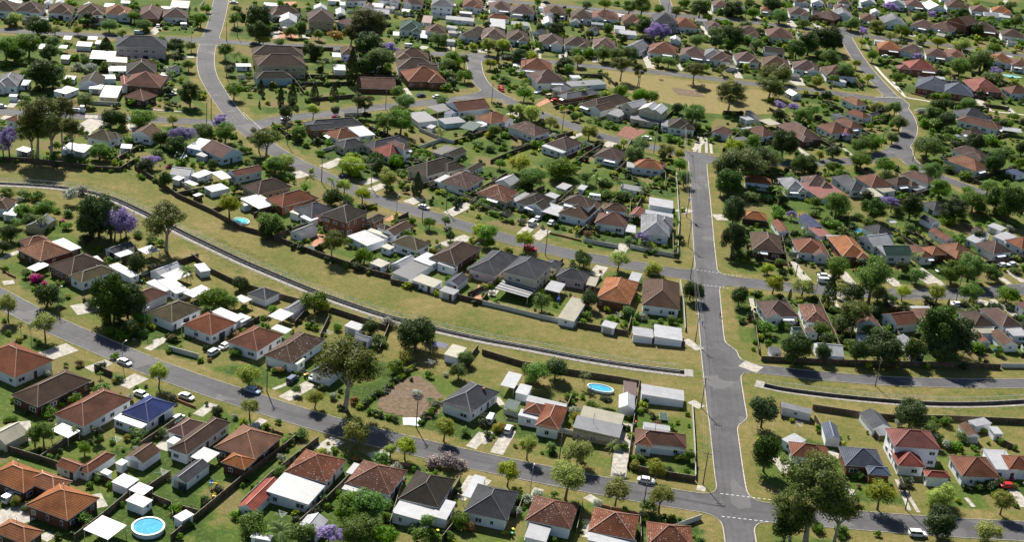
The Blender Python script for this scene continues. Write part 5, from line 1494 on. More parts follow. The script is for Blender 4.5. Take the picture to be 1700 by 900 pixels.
def cypress_mesh(seed, mat):
    r = np.random.default_rng(seed); n = 1500; me = bpy.data.meshes.new('cypress_crown'); V = []
    for i in range(n):
        z = r.uniform(-1, 1); t = (z + 1) / 2; rad = (math.sin(min(1, t * 3.2 + .25) * 1.57) * (1 - t ** 2.2) + .03) * r.uniform(.82, 1.08); a = r.uniform(0, 6.283)
        p = np.array([rad * math.cos(a), rad * math.sin(a), z]); nn = np.array([math.cos(a), math.sin(a), .3]) + r.normal(size=3) * .4; nn /= np.linalg.norm(nn)
        u = np.cross(nn, r.normal(size=3)); u /= np.linalg.norm(u); w = np.cross(nn, u); s = .13 * r.uniform(.6, 1.3)
        S = np.array([1, 1, .45])
        V += [p - u * s * S, p - w * s * .7 * S, p + u * s * S, p + w * s * .7 * S]
    V = np.array(V)
    me.vertices.add(len(V)); me.vertices.foreach_set('co', V.astype('f').ravel())
    me.loops.add(4 * n); me.loops.foreach_set('vertex_index', np.arange(4 * n, dtype='i'))
    me.polygons.add(n); me.polygons.foreach_set('loop_start', np.arange(0, 4 * n, 4, dtype='i')); me.polygons.foreach_set('loop_total', np.full(n, 4, 'i'))
    me.update(); me.materials.append(mat); return me
def palm_mesh(seed, mat):
    r = random.Random(seed); mb = MB()
    for k in range(17):
        a = k * 2.399 + r.uniform(-.2, .2); el = r.uniform(-.15, 1.15); L = r.uniform(.85, 1.1); p = Vector((0, 0, 0)); d = Vector((math.cos(a) * math.cos(el), math.sin(a) * math.cos(el), math.sin(el)))
        st = 7
        for i in range(st):
            q = p + d * (L / st); side = d.cross(Vector((0, 0, 1))).normalized() if abs(d.z) < .98 else Vector((1, 0, 0))
            wd = .17 * math.sin(min(1, (i + 1.2) / st) * 2.6)
            for s in (-1, 1):
                for j in (0, .5):
                    b = p + (q - p) * j; mb.face([b, b + (q - p) * .38, b + (q - p) * .6 + side * s * wd - Vector((0, 0, wd * .55)), b + (q - p) * .3 + side * s * wd * .95 - Vector((0, 0, wd * .6))])
            p = q; d = (d - Vector((0, 0, .26))).normalized()
    return mb.mesh('palm_crown', mat)
def trunk_mesh(seed, kind='tree'):
    r = random.Random(seed); mb = MB()
    if kind == 'palm':
        p = Vector((0, 0, -.02))
        for i in range(5):
            q = Vector((.01 * i * r.uniform(-1, 1), .01 * i, (i + 1) / 5)); mb.bar(p, q, .055 - .004 * i, .052 - .004 * i, 7); p = q
        return mb.mesh('palm_trunk', m_bark())
    f = .5 if kind == 'tree' else .35
    k = Vector((r.uniform(-.04, .04), r.uniform(-.04, .04), f)); mb.bar((0, 0, -.03), k * .5, .06, .045, 7); mb.bar(k * .5, k, .045, .038, 7)
    for i in range(5):
        a = i * 1.256 + r.uniform(-.4, .4); e = Vector((math.cos(a) * .3, math.sin(a) * .3, r.uniform(.85, 1.1))); m = k + (e - k) * .5 + Vector((r.uniform(-.03, .03), r.uniform(-.03, .03), .02))
        mb.bar(k, m, .03, .018, 5); mb.bar(m, e, .018, .006, 5)
        for j in range(2):
            e2 = m + Vector((math.cos(a + j * 1.4 - .7) * .22, math.sin(a + j * 1.4 - .7) * .22, r.uniform(.1, .25))); mb.bar(m, e2, .012, .004, 4)
    return mb.mesh('trunk', m_bark())
LEAF = {'o': m_leaf('leaf_olive', (.15, .195, .020), (.34, .39, .045), .45), 'g': m_leaf('leaf_green', (.052, .115, .012), (.150, .250, .024), .42),
        'd': m_leaf('leaf_dark', (.020, .046, .010), (.070, .118, .018), .3), 'e': m_leaf('leaf_gum', (.038, .058, .012), (.140, .158, .026), .32),
        'c': m_leaf('leaf_cypress', (.014, .028, .010), (.055, .080, .016), .2), 'j': m_leaf('jacaranda_bloom', (.19, .13, .33), (.38, .30, .55), .35, .8),
        'p': m_leaf('leaf_palm', (.07, .12, .022), (.18, .24, .045), .35), 'y': m_leaf('leaf_yellow', (.18, .22, .02), (.40, .38, .04), .4),
        'w': m_leaf('leaf_silver', (.14, .17, .10), (.38, .41, .32), .3), 'm': m_leaf('oleander', (.09, .13, .04), (.50, .36, .38), .3, 1.6),
        'f': m_leaf('magenta_bloom', (.35, .02, .13), (.62, .05, .28), .3, .9), 'r': m_leaf('leaf_russet', (.10, .10, .018), (.30, .14, .035), .35),
        'B': m_leaf('leaf_dark_shrub', (.016, .032, .010), (.055, .078, .018), .2)}
TD = dict(
 o=dict(kind='round', look='olive street tree', name='street_tree', cat='tree', rz=.82, min=2.0),
 g=dict(kind='round', look='leafy green tree', name='leafy_tree', cat='tree', rz=.85, min=2.0),
 d=dict(kind='dense', look='dark bushy tree', name='dark_tree', cat='tree', rz=.9, min=2.0),
 D=dict(kind='dense', look='dense rounded dark tree', name='dense_tree', cat='tree', rz=1.0, min=1.5, leaf='d'),
 e=dict(kind='airy', look='open gum tree', name='gum_tree', cat='tree', rz=.85, min=2.5),
 c=dict(kind='cypress', look='narrow dark cypress', name='cypress_tree', cat='tree', rz=1),
 j=dict(kind='airy', look='purple jacaranda', name='jacaranda_tree', cat='tree', rz=.75, min=1.5),
 J=dict(kind='round', look='great purple jacaranda', name='jacaranda_tree', cat='tree', rz=.85, min=1.5, leaf='j'),
 p=dict(kind='palm', look='feathery palm', name='palm_tree', cat='palm'),
 b=dict(kind='shrub', look='green shrub', name='garden_shrub', cat='shrub', leaf='g'),
 B=dict(kind='shrub', look='dark clipped shrub', name='garden_shrub', cat='shrub', leaf='B'),
 y=dict(kind='round', look='yellow-green bush', name='bright_bush', cat='shrub', shrub=1, rz=.85),
 w=dict(kind='shrub', look='silvery pale bush', name='silver_bush', cat='shrub'),
 m=dict(kind='shrub', look='pink-flowered oleander', name='oleander_bush', cat='shrub'),
 f=dict(kind='shrub', look='magenta-flowered bush', name='flowering_bush', cat='shrub'),
 r=dict(kind='shrub', look='russet-leaved bush', name='russet_bush', cat='shrub'))
dm = LEAF['g']
PROTO = {
 'round': [cloud_mesh('crown', ((4200, .062, 24, 10 + i), dict(cr=(.3, .44), spread=(.42, .74))), dm) for i in range(4)],
 'roundbig': [cloud_mesh('crown', ((11000, .040, 38, 20 + i), dict(cr=(.24, .36), spread=(.4, .78))), dm) for i in range(3)],
 'dense': [cloud_mesh('crown', ((4500, .064, 28, 30 + i), dict(cr=(.3, .42), spread=(.4, .68))), dm) for i in range(3)],
 'densebig': [cloud_mesh('crown', ((12000, .042, 46, 40 + i), dict(cr=(.22, .34), spread=(.4, .78))), dm) for i in range(2)],
 'airy': [cloud_mesh('crown', ((4200, .055, 20, 50 + i), dict(cr=(.22, .36), spread=(.45, .9), low=-.5)), dm) for i in range(3)],
 'airybig': [cloud_mesh('crown', ((15000, .033, 46, 60 + i), dict(cr=(.17, .33), spread=(.25, .88), low=-.6)), dm) for i in range(3)],
 'shrub': [cloud_mesh('shrub', ((1300, .092, 11, 70 + i), dict(cr=(.38, .52), spread=(.25, .6), low=-.9)), dm) for i in range(5)],
 'cypress': [cypress_mesh(80 + i, dm) for i in range(2)], 'palm': [palm_mesh(90 + i, dm) for i in range(3)]}
TRK = [trunk_mesh(i) for i in range(4)]
GUMBARK = m_plain('gum_bark', (.34, .30, .24), .85, .35); TRKP = [trunk_mesh(9, 'palm')]
def set_mat(o, m):
    o.material_slots[0].link = 'OBJECT'; o.material_slots[0].material = m
TREES_DONE = []
SHRUBS = []
def plant(k, g, Rm, zc, rz, force=False):
    if k in 'bB' and not force: SHRUBS.append((k, g, Rm, zc, rz)); return
    reg = label = group = None
    """tree or shrub at ground point g: crown radius Rm, crown centre height zc, vertical crown radius rz"""
    T = TD[k]; hs = nearest_house(*g); reg = hs[1]; rn = random.Random(int(g[0] * 77 + g[1] * 13))
    kind = T['kind']; shrub = kind == 'shrub' or T.get('shrub')
    if not shrub and kind not in ('palm', 'cypress'):
        topz = zc + rz; lo = {'d': .05, 'D': .12, 'g': .24, 'j': .3, 'J': .15, 'o': .34, 'e': .34}[k] * topz
        bot = min(zc - rz, max(lo, zc - rz * (3 if k in 'dD' else 1.7))); zc = (topz + bot) / 2; rz = (topz - bot) / 2; Rm *= 1.3 if k == 'e' and Rm > 4 else 1.24; rz *= 1.1
    elif kind == 'shrub': Rm *= 1.15
    if kind in ('round', 'dense', 'airy') and Rm > 4.6 : kind += 'big'
    me = rn.choice(PROTO[kind]); mat = LEAF[T.get('leaf', k)]
    if shrub:
        o = link(T['name'], me, None, (g[0], g[1], zc)); top = o
    else:
        top = empty(T['name'], (g[0], g[1], 0))
        tk = link('trunk', rn.choice(TRKP if kind == 'palm' else TRK), top)
        if k == 'e': set_mat(tk, GUMBARK)
        hh = zc if kind != 'cypress' else zc * .6
        tr = min(1.6, max(.25, Rm * .085)) / .06 * (1 if kind != 'palm' else .55)
        lim = (Rm * .85) / .3; tk.scale = (min(tr, lim) if kind != 'palm' else tr * .55, min(tr, lim) if kind != 'palm' else tr * .55, hh)
        o = link('crown', me, top, (0, 0, zc))
    o.scale = (Rm * rn.uniform(.86, 1.14), Rm * rn.uniform(.86, 1.14), rz); o.rotation_euler = (rn.uniform(-.16, .16), rn.uniform(-.16, .16), rn.uniform(0, 6.28)) if kind != 'cypress' else (0, 0, rn.uniform(0, 6))
    set_mat(o, mat)
    sz = 'small ' if (Rm < 2.6 and not shrub) or Rm < 1.1 else ('big ' if Rm > 5 or (shrub and Rm > 2.6) else '')
    tag(top, label or f'{sz}{T["look"]} by {hs[2]}', T['cat'], reg, group or f'{T["cat"]}s {REGP[reg]}')
    TREES_DONE.append((g[0], g[1], Rm))
for _, t, s in each_group(TREES):
    sc = TILE[t][2]
    for it in s.split(';'):
        q = it.split()
        if len(q) < 4: continue
        k = q[0]; cx, cy, r = (float(a) for a in q[1:4]); T = TD[k]; px = tp(t, cx, cy)
        if len(q) > 4:
            by = TILE[t][1] + float(q[4]) / sc; g = unp((px[0], by)); w = proj((g[0], g[1], 0))[2]; Rm = r / sc * w / F_PX
            zc = solve_z(g, px[1])
            if k == 'c':
                zt = solve_z(g, px[1] - (by - px[1])); zc = zt / 2; plant(k, g, Rm, zc, zt / 2 * 1.02); continue
            # lean of the picture: shift the base so that the crown centre lands on its pixel
            for _i in range(3):
                pp = proj((g[0], g[1], zc)); g2 = unp((px[0] - (pp[0] - px[0]) , by)); g = g2 if _i == 0 else g
            rz = Rm * T.get('rz', .85)
            if k != 'p': zc = max(zc, rz * .5) if TD[k]['kind'] == 'shrub' else max(zc, rz * .8)
            plant(k, g, Rm, zc, rz if k != 'p' else Rm)
        else:
            g0 = unp(px, 1.5); w = proj((g0[0], g0[1], 0))[2]; Rm = r / sc * w / F_PX
            f = .5 if TD[k]['kind'] == 'shrub' or k == 'y' else 1.25
            if k == 'p': f = 2.2
            zc = Rm * f; g = unp(px, zc)
            if k == 'c': zc = Rm * 2.2; g = unp(px, zc); plant(k, g, Rm, zc, zc); continue
            plant(k, g, Rm, zc, Rm * (.78 if f < 1 else T.get('rz', .85)) if k != 'p' else Rm)
for P, reg in HEDGES:
    L = 0
    for a, b in zip(P[:-1], P[1:]):
        n = max(2, int(np.hypot(*(b - a)) / 1.6))
        for i in range(n):
            p = a + (b - a) * i / n; plant('B' if i % 3 else 'b', p, 1.3, .8, 1.0)
# planting along the yard fences
fr_ = np.random.default_rng(11)
for a, c in FENCE_RUNS:
    L = np.hypot(*(c - a)); n_ = np.array([-(c - a)[1], (c - a)[0]]) / max(L, .1); s_ = fr_.uniform(0, 3)
    while s_ < L:
        p = a + (c - a) * s_ / L + n_ * fr_.choice([-1, 1]) * fr_.uniform(.7, 1.6); Rm = fr_.uniform(.6, 1.9); s_ += fr_.uniform(2.2, 7)
        if sample(SDF, *p) < 3.5 or sample(CD, *p) < 20 or inside_any(p[0], p[1], .5): continue
        plant(fr_.choice(['b', 'B', 'B', 'b']), p, Rm, Rm * .6, Rm * .95)
ur = np.random.default_rng(21); N_ = 9000
ux = ur.uniform(GX0 + 5, GX1 - 5, N_); uy = GY0 + 20 + (GY1 - GY0 - 25) * ur.uniform(0, 1, N_) ** .9
pk = PARKMASK(ux, uy)
for x, y, p_ in zip(ux, uy, pk):
    if p_ or sample(SDF, x, y) < 4.5 or sample(CD, x, y) < 24: continue
    q = proj((x, y, 0))
    if not (-15 < q[0] < 1715 and -12 < q[1] < 915) or inside_any(x, y, .7): continue
    hs = nearest_house(x, y)
    if np.hypot(hs[0][0] - x, hs[0][1] - y) > 26: continue
    if hs[1] in 'AFB' and ur.random() < .6: continue
    if any(np.hypot(*(np.mean(P, 0) - (x, y))) < 11 for P in EARTH): continue
    Rm = ur.uniform(.6, 1.5) if ur.random() < .6 else ur.uniform(1.4, 3.3 if hs[1] in 'JLMNHIG' else 2.4)
    plant(ur.choice(['b', 'B', 'B', 'b', 'b']), np.array([x, y]), Rm, Rm * (.6 if Rm < 1.5 else .9), Rm * .9)
# undergrowth of small garden shrubs in the yards
yr = np.random.default_rng(5); cnt = 0
for (c, reg, short, (cc, w, d, a)) in HOUSE_LIST:
    for _ in range(7 if reg in 'ABCF' else 12):
        for _try in range(12):
            th = yr.uniform(0, 6.283); rr = max(w, d) / 2 + yr.uniform(1, 12); p = c + rr * np.array([math.cos(th), math.sin(th)])
            if sample(SDF, *p) < 4 or sample(CD, *p) < 9 or inside_any(p[0], p[1], .8): continue
            if PARKMASK(np.array([p[0]]), np.array([p[1]]))[0]: continue
            q = proj((p[0], p[1], 0))
            if not (-20 < q[0] < 1720 and -20 < q[1] < 920): break
            Rm = yr.uniform(.5, 1.7); plant(yr.choice(['b', 'b', 'b', 'B', 'w', 'b', 'y', 'r'] if reg in 'ABCF' else ['b', 'b', 'g', 'B', 'B', 'b', 'b', 'd', 'B']), p, Rm if reg in 'ABCF' else Rm * 1.35, Rm * .7, Rm * .8); break

# the shrubs that show largest stand as objects of their own, the countless rest is one planting
def shown(s):
    q = proj((s[1][0], s[1][1], s[3])); on = -15 < q[0] < 1715 and -10 < q[1] < 915
    return s[2] / q[2] if on else 0
SHRUBS.sort(key=shown, reverse=True)
for s_ in SHRUBS[:290]: plant(*s_, force=True)
rest = [s_ for s_ in SHRUBS[290:] if shown(s_) > 0]; VV = []; MI = []
tmpl = [leaf_cloud(240, .2, 7, 170 + i, cr=(.35, .5), spread=(.3, .6), low=-.9)[0] for i in range(5)]
for i, (k, g, Rm, zc, rz) in enumerate(rest):
    th = i * 2.4; c_, s__ = math.cos(th), math.sin(th); V = tmpl[i % 5]
    VV.append(np.stack([g[0] + (V[:, 0] * c_ - V[:, 1] * s__) * Rm, g[1] + (V[:, 0] * s__ + V[:, 1] * c_) * Rm, zc + V[:, 2] * rz], 1)); MI += [(1 if k == 'B' else (2 if i % 5 == 0 else 0))] * 240
VV = np.concatenate(VV); n = len(VV) // 4; me = bpy.data.meshes.new('undergrowth'); me.vertices.add(4 * n); me.vertices.foreach_set('co', VV.astype('f').ravel())
me.loops.add(4 * n); me.loops.foreach_set('vertex_index', np.arange(4 * n, dtype='i')); me.polygons.add(n)
me.polygons.foreach_set('loop_start', np.arange(0, 4 * n, 4, dtype='i')); me.polygons.foreach_set('loop_total', np.full(n, 4, 'i')); me.update()
for k in 'gBo': me.materials.append(LEAF[k])
me.polygons.foreach_set('material_index', MI); me.update()
o = link('undergrowth', me); o['kind'] = 'stuff'; o['label'] = 'countless small green garden bushes between the houses'; o['category'] = 'undergrowth'

# ---------------------------------------------------------------- cars
CARC = {'w': ('white', (.78, .79, .80)), 'b': ('light blue', (.35, .50, .66)), 'n': ('dark blue', (.02, .04, .13)), 'r': ('red', (.55, .02, .015)), 'k': ('black', (.02, .02, .022)), 'c': ('cream', (.55, .45, .28))}
_cm = {}
def car_proto(t):
    if t in _cm: return _cm[t]
    L, Wd, H, hood, boot, roof0, roof1 = {'v': (4.6, 1.75, 1.38, .82, .88, -1.15, .75), 'W': (4.5, 1.75, 1.62, .95, 1.0, -2.0, .7), 'V': (4.5, 1.75, 1.95, 1.05, 1.1, -2.1, 1.5), 'C': (5.2, 2.1, 2.3, .9, .9, -2.3, 2.3), 'K': (7.5, 2.3, 2.7, 1.3, 1.1, 1.6, 3.3), 'O': (4.8, 1.7, .9, .6, .7, -.4, .8)}[t]
    b = MB(); hl = L / 2; hw = Wd / 2; z0 = .28; belt = hood + .02
    def loft(rings, mi=0):
        for (x0, w0, a0, b0), (x1, w1, a1, b1) in zip(rings[:-1], rings[1:]):
            A = [(x0, -w0, a0), (x0, w0, a0), (x0, w0, b0), (x0, -w0, b0)]; B = [(x1, -w1, a1), (x1, w1, a1), (x1, w1, b1), (x1, -w1, b1)]
            for i in range(4):
                j = (i + 1) % 4; b.face([A[i], A[j], B[j], B[i]], None, mi)
        x, w_, a_, b_ = rings[0]; b.face([(x, -w_, b_), (x, w_, b_), (x, w_, a_), (x, -w_, a_)], None, mi)
        x, w_, a_, b_ = rings[-1]; b.face([(x, -w_, a_), (x, w_, a_), (x, w_, b_), (x, -w_, b_)], None, mi)
    loft([(-hl, hw * .86, z0 + .12, boot * .88), (-hl + .15, hw * .96, z0, boot), (-hl * .45, hw, z0, belt), (hl * .3, hw, z0, belt), (hl - .35, hw * .96, z0, hood * .93), (hl, hw * .84, z0 + .1, hood * .72)])
    body = b.mesh('car_body', m_plain('car_paint', (.7, .7, .7), .3, .02, .5)); parts = [('body', body, (0, 0, 0))]
    g = MB(); r = MB(); ins = .78
    fx, rx = roof1 + .55, roof0 - .5 if t == 'v' else roof0 - .12
    if t in 'vWV':
        lo = [(rx, -hw * .93), (fx, -hw * .93), (fx, hw * .93), (rx, hw * .93)]; hi = [(roof0, -hw * ins), (roof1, -hw * ins), (roof1, hw * ins), (roof0, hw * ins)]
        for i in range(4):
            j = (i + 1) % 4; g.face([(*lo[i], belt - .02), (*lo[j], belt - .02), (*hi[j], H - .05), (*hi[i], H - .05)])
        r.box((roof0 + roof1) / 2, 0, H - .02, roof1 - roof0 + .08, hw * 2 * ins + .06, .07)
        for sx, (p, q) in enumerate(zip(lo, hi)): r.bar((*p, belt - .02), (*q, H - .03), .045, n=4)
        mx = (roof0 + roof1) / 2
        for s in (-1, 1): r.bar((mx, s * hw * .945, belt), (mx, s * hw * ins, H - .02), .05, n=4)
        if t == 'V':
            for s in (-1, 1): r.box(-1.1, s * hw * .9, (belt + H) / 2, 1.9, .08, H - belt - .1)
        parts += [('window', g.mesh('car_window', m_glass()), (0, 0, 0)), ('roof', r.mesh('car_roof', body.materials[0]), (0, 0, 0))]
    elif t == 'C':
        r.box(0, 0, 1.5, 4.6, 2.1, 1.5, 0, 0, .92, .94); parts.append(('shell', r.mesh('shell', body.materials[0]), (0, 0, 0)))
        for x in (-1.3, .2, 1.4):
            for s in (-1, 1): g.box(x, s * 1.03, 1.55, .8, .06, .5)
        parts.append(('window', g.mesh('car_window', m_glass()), (0, 0, 0)))
    elif t == 'K':
        r.box(2.5, 0, 1.9, 1.9, 2.2, 1.5, 0, 0, .9, .93); parts.append(('cab', r.mesh('cab', body.materials[0]), (0, 0, 0)))
        g.box(3.42, 0, 2.1, .1, 1.9, .6); parts.append(('window', g.mesh('car_window', m_glass()), (0, 0, 0)))
        tr = MB(); tr.box(-1.2, 0, 1.15, 5, 2.3, .15)
        for s in (-1, 1): tr.box(-1.2, s * 1.12, 1.45, 5, .06, .5)
        parts.append(('tray', tr.mesh('tray', m_plain('tray_steel', (.25, .2, .17), .6, .3)), (0, 0, 0)))
    else:
        g.box(-.2, 0, .95, 1.4, 1.2, .12); parts.append(('cover', g.mesh('boat_cover', m_plain('boat_cover', (.06, .16, .42), .7, .1)), (0, 0, 0)))
    wm = MB(); wm.bar((0, -.11, 0), (0, .11, 0), .33, n=12); tyre = wm.mesh('tyre', m_plain('tyre', (.015, .015, .015), .8, .1))
    hub = MB(); hub.bar((0, -.12, 0), (0, .12, 0), .19, n=10); hm = hub.mesh('rim', m_plain('rim_steel', (.4, .4, .42), .35, .1))
    for x in ((-L * .3, L * .3) if t not in 'CO' else (-.2,)):
        for s in (-1, 1): parts.append(('wheel', (tyre, hm), (x, s * (hw - .12), .33)))
    if t in 'vWVK':
        hd = MB(); hd.box(0, 0, 0, .08, .3, .16); hmsh = hd.mesh('headlight', m_plain('lamp_glass', (.7, .7, .68), .2, .05)); tl = MB(); tl.box(0, 0, 0, .08, .26, .18); tm = tl.mesh('tail_light', m_plain('tail_glass', (.4, .02, .02), .3, .05))
        for s in (-1, 1): parts += [('headlight', hmsh, (hl - .02, s * hw * .62, hood * .74)), ('tail_light', tm, (-hl, s * hw * .68, boot * .75))]
    _cm[t] = parts; return parts
def m_paint(c):
    nm, col = CARC[c]
    if 'cp' + c not in MC:
        m = m_plain('paint_' + nm.replace(' ', '_'), col, .28, .03, .5); MC['cp' + c] = m
    return MC['cp' + c]
NMV = {'v': ('sedan_car', 'car', 'car'), 'W': ('station_wagon', 'wagon', 'car'), 'V': ('van', 'van', 'van'), 'C': ('caravan', 'caravan', 'caravan'), 'K': ('flatbed_truck', 'truck', 'truck'), 'O': ('trailer_boat', 'boat', 'boat')}
for _, t, s in each_group(CARS):
    for it in s.split(';'):
        q = it.split()
        if len(q) < 6: continue
        A = unp(tp(t, float(q[2]), float(q[3]))); B = unp(tp(t, float(q[4]), float(q[5]))); ctr = (A + B) / 2; a = math.atan2(*(B - A)[::-1])
        ra = road_angle(*ctr); df = (a - ra + math.pi / 4) % (math.pi / 2) - math.pi / 4; a -= df
        sd_r = sample(SDF, *ctr)
        z = .015 if sd_r < 0 else .03
        nm, word, cat = NMV[q[0]]; root = empty(nm, (ctr[0], ctr[1], z), a)
        for pn, me, loc in car_proto(q[0]):
            if isinstance(me, tuple):
                w_ = link('wheel', me[0], root, loc); link('rim', me[1], w_)
            else:
                o = link(pn, me, root, loc)
                if pn in ('body', 'roof', 'shell', 'cab'): set_mat(o, m_paint(q[1]))
        hs = nearest_house(*ctr); where = 'on street' if sd_r < 0 else ('on verge' if sd_r < 2.5 else 'in yard')
        tag(root, f'{CARC[q[1]][0]} {word} {where} near {hs[2]}', cat, hs[1], f'vehicles {REGP[hs[1]]}')

# ---------------------------------------------------------------- poles and wires
pm = MB(); pm.bar((0, 0, -.2), (0, 0, 9.6), .17, .11, 8); POLE = pm.mesh('pole', m_plain('pole_timber', (.17, .14, .11), .9, .3))
am = MB(); am.box(0, 0, 9.1, 2.3, .12, .14); am.box(0, 0, 8.2, 1.6, .1, .12); ARM = am.mesh('crossarm', m_plain('pole_timber', (.17, .14, .11), .9, .3))
im = MB()
for x in (-1, -.45, .45, 1): im.bar((x, 0, 9.15), (x, 0, 9.38), .07, .05, 6)
INS = im.mesh('insulator', m_plain('porcelain', (.5, .48, .45), .3, .1))
tm_ = MB(); tm_.bar((.1, -.45, 6.6), (.1, -.45, 7.9), .42, n=10); tm_.bar((.1, .45, 6.8), (.1, .45, 7.9), .35, n=10); TRF = tm_.mesh('transformer', m_plain('transformer_grey', (.45, .46, .46), .4, .1))
lm = MB(); lm.bar((0, 0, -.2), (0, 0, 7.4), .10, .06, 6); LPOLE = lm.mesh('lamp_pole', m_plain('lamp_steel', (.28, .28, .28), .5, .1))
ln = MB(); ln.bar((0, 0, 7.3), (1.2, 0, 7.7), .04, n=5); LARM = ln.mesh('lamp_arm', LPOLE.materials[0])
lh = MB(); lh.box(1.4, 0, 7.72, .6, .26, .14); LHD = lh.mesh('lamp_head', m_plain('lamp_head', (.7, .7, .68), .3, .05))
PP = []
for it in POLES.strip().split(';'):
    q = it.split(); g = unp((float(q[1]), float(q[2]))); hs = nearest_house(*g); ra = road_angle(*g) + math.pi / 2
    if q[0] == 'l':
        root = empty('street_lamp', (*g, 0), ra); link('pole', LPOLE, root); link('lamp_arm', LARM, root); link('lamp_head', LHD, root)
        tag(root, f'thin street lamp near {hs[2]}', 'street lamp', hs[1], f'street lamps {REGP[hs[1]]}')
    else:
        root = empty('power_pole', (*g, 0), ra); link('pole', POLE, root); a_ = link('crossarm', ARM, root); link('insulator', INS, a_)
        if q[0] == 'P': link('transformer', TRF, root)
        tag(root, ('timber power pole carrying grey transformers ' if q[0] == 'P' else 'timber power pole ') + f'near {hs[2]}', 'power pole', hs[1], f'power poles {REGP[hs[1]]}')
        PP.append((g, ra))
def wire(a, b, label):
    mb = MB()
    for off, h in ((-1, 9.38), (-.45, 9.38), (.45, 9.38), (1, 9.38)):
        A = a[0] + np.array([math.cos(a[1]), math.sin(a[1])]) * off; B = b[0] + np.array([math.cos(b[1]), math.sin(b[1])]) * off; prev = None
        for k in range(9):
            t_ = k / 8; p = A + (B - A) * t_; z = h - 4 * .7 * t_ * (1 - t_); c = (p[0], p[1], z)
            if prev: mb.bar(prev, c, .022, n=3)
            prev = c
    o = link('power_line', mb.mesh('power_line', m_plain('cable', (.12, .12, .12), .6, .1))); tag(o, label, 'power line', None, 'power lines between poles')
def pole_at(x, y): return min(PP, key=lambda p: np.hypot(*(p[0] - unp((x, y)))))
WS = [((443, 650), (690.7, 710), 'sagging cables over the left half of the lowest street'), ((690.7, 710), (928, 768), 'sagging cables over the middle of the lowest street'),
      ((928, 768), (1167, 805), 'sagging cables along the lowest street up to its corner pole'), ((1167, 805), (1164, 677), 'sagging cables beside the cross road nearest its lower corner'),
      ((1164, 677), (1154, 569), 'sagging cables where the drain meets the cross road'), ((1154, 569), (1146, 463), 'sagging cables beside the green verge below the middle crossing'),
      ((1146, 463), (1142, 409), 'sagging cables crossing the middle street junction'), ((1142, 409), (1139.5, 360), 'short sagging cables up to the transformer pole'),
      ((1139.5, 360), (1133, 246), 'sagging cables from the transformer pole to the upper bend'), ((740.7, 350), (905, 424), 'sagging cables along middle street towards the red car'),
      ((905, 424), (1146, 463), 'sagging cables along middle street ending at the cross road'), ((533.6, 302), (616, 311), 'sagging cables over middle street by the dark blue car')]
for a, b, l in WS: wire(pole_at(*a), pole_at(*b), l)

# ---------------------------------------------------------------- pools, play things, bins, people
def water_mat(c): 
    t = NT('pool_water'); n = t.noise(t.pos(), 1.2, 3); cc = t.mix(t.ramp(n, [(.4, 0), (.65, .6)]), c, tuple(min(1, v * 1.6) for v in c)); t.bump(n, .03, .3)
    return t.fin(cc, .08, .5)
def round_pool(t, x, y, rx, ry, h, label, wc=(.05, .30, .46)):
    g = unp(tp(t, x, y), h); root = empty('swimming_pool', (*g, 0), -.25 if t == 'A3' else road_angle(*g)); n = 36
    E = lambda k, f, z: (math.cos(k * 2 * math.pi / n) * rx * f, math.sin(k * 2 * math.pi / n) * ry * f, z)
    w = MB(); rim = MB(); wt = MB()
    for k in range(n):
        w.face([E(k, 1, 0), E(k + 1, 1, 0), E(k + 1, 1, h), E(k, 1, h)]); w.face([E(k + 1, .97, .05), E(k, .97, .05), E(k, .97, h), E(k + 1, .97, h)])
        rim.face([E(k, .93, h + .03), E(k, 1.04, h + .03), E(k + 1, 1.04, h + .03), E(k + 1, .93, h + .03)]); rim.face([E(k, 1.04, h - .06), E(k + 1, 1.04, h - .06), E(k + 1, 1.04, h + .03), E(k, 1.04, h + .03)])
        wt.face([E(k, .969, h - .14), E(k + 1, .969, h - .14), (0, 0, h - .14)])
    link('pool_wall', w.mesh('pool_wall', m_plain('pool_liner', (.55, .66, .72), .5, .08)), root)
    link('rim', rim.mesh('rim', m_plain('pool_rim', (.78, .78, .76), .4, .05)), root)
    link('pool_water', wt.mesh('pool_water', water_mat(wc)), root)
    ld = MB()
    for s in (-.25, .25): ld.bar((rx * .8, s, 0), (rx * 1.02, s, h + .7), .04, n=5)
    for z in (.3, .6, .9): ld.bar((rx * .9, -.25, z * h), (rx * .9, .25, z * h), .03, n=4)
    link('ladder', ld.mesh('ladder', m_plain('ladder_steel', (.5, .5, .52), .3, .05)), root)
    tag(root, label, 'pool')
round_pool('A1', 738, 822, 3.6, 3.6, 1.2, 'round above-ground pool with bright blue water inside the fenced lawn')
round_pool('A3', 590, 132, 3.8, 2.1, .8, 'oval above-ground pool with pale rim beside the palm')
round_pool('C2', 0, 495, 3.2, 2.6, .35, 'turquoise pool behind the long paling fence by the drain', (.10, .50, .50))
round_pool('C4', 722, 447, 2.8, 5, .25, 'deep blue garden pool among shrubs', (.03, .22, .42))
round_pool('E4', 1632, 428, 5, 2.6, .25, 'pale turquoise pool at the right edge', (.15, .55, .58))
round_pool('D1', 1275, 545, 2.6, 2.2, .9, 'small round pool under the jacaranda', (.25, .42, .50))
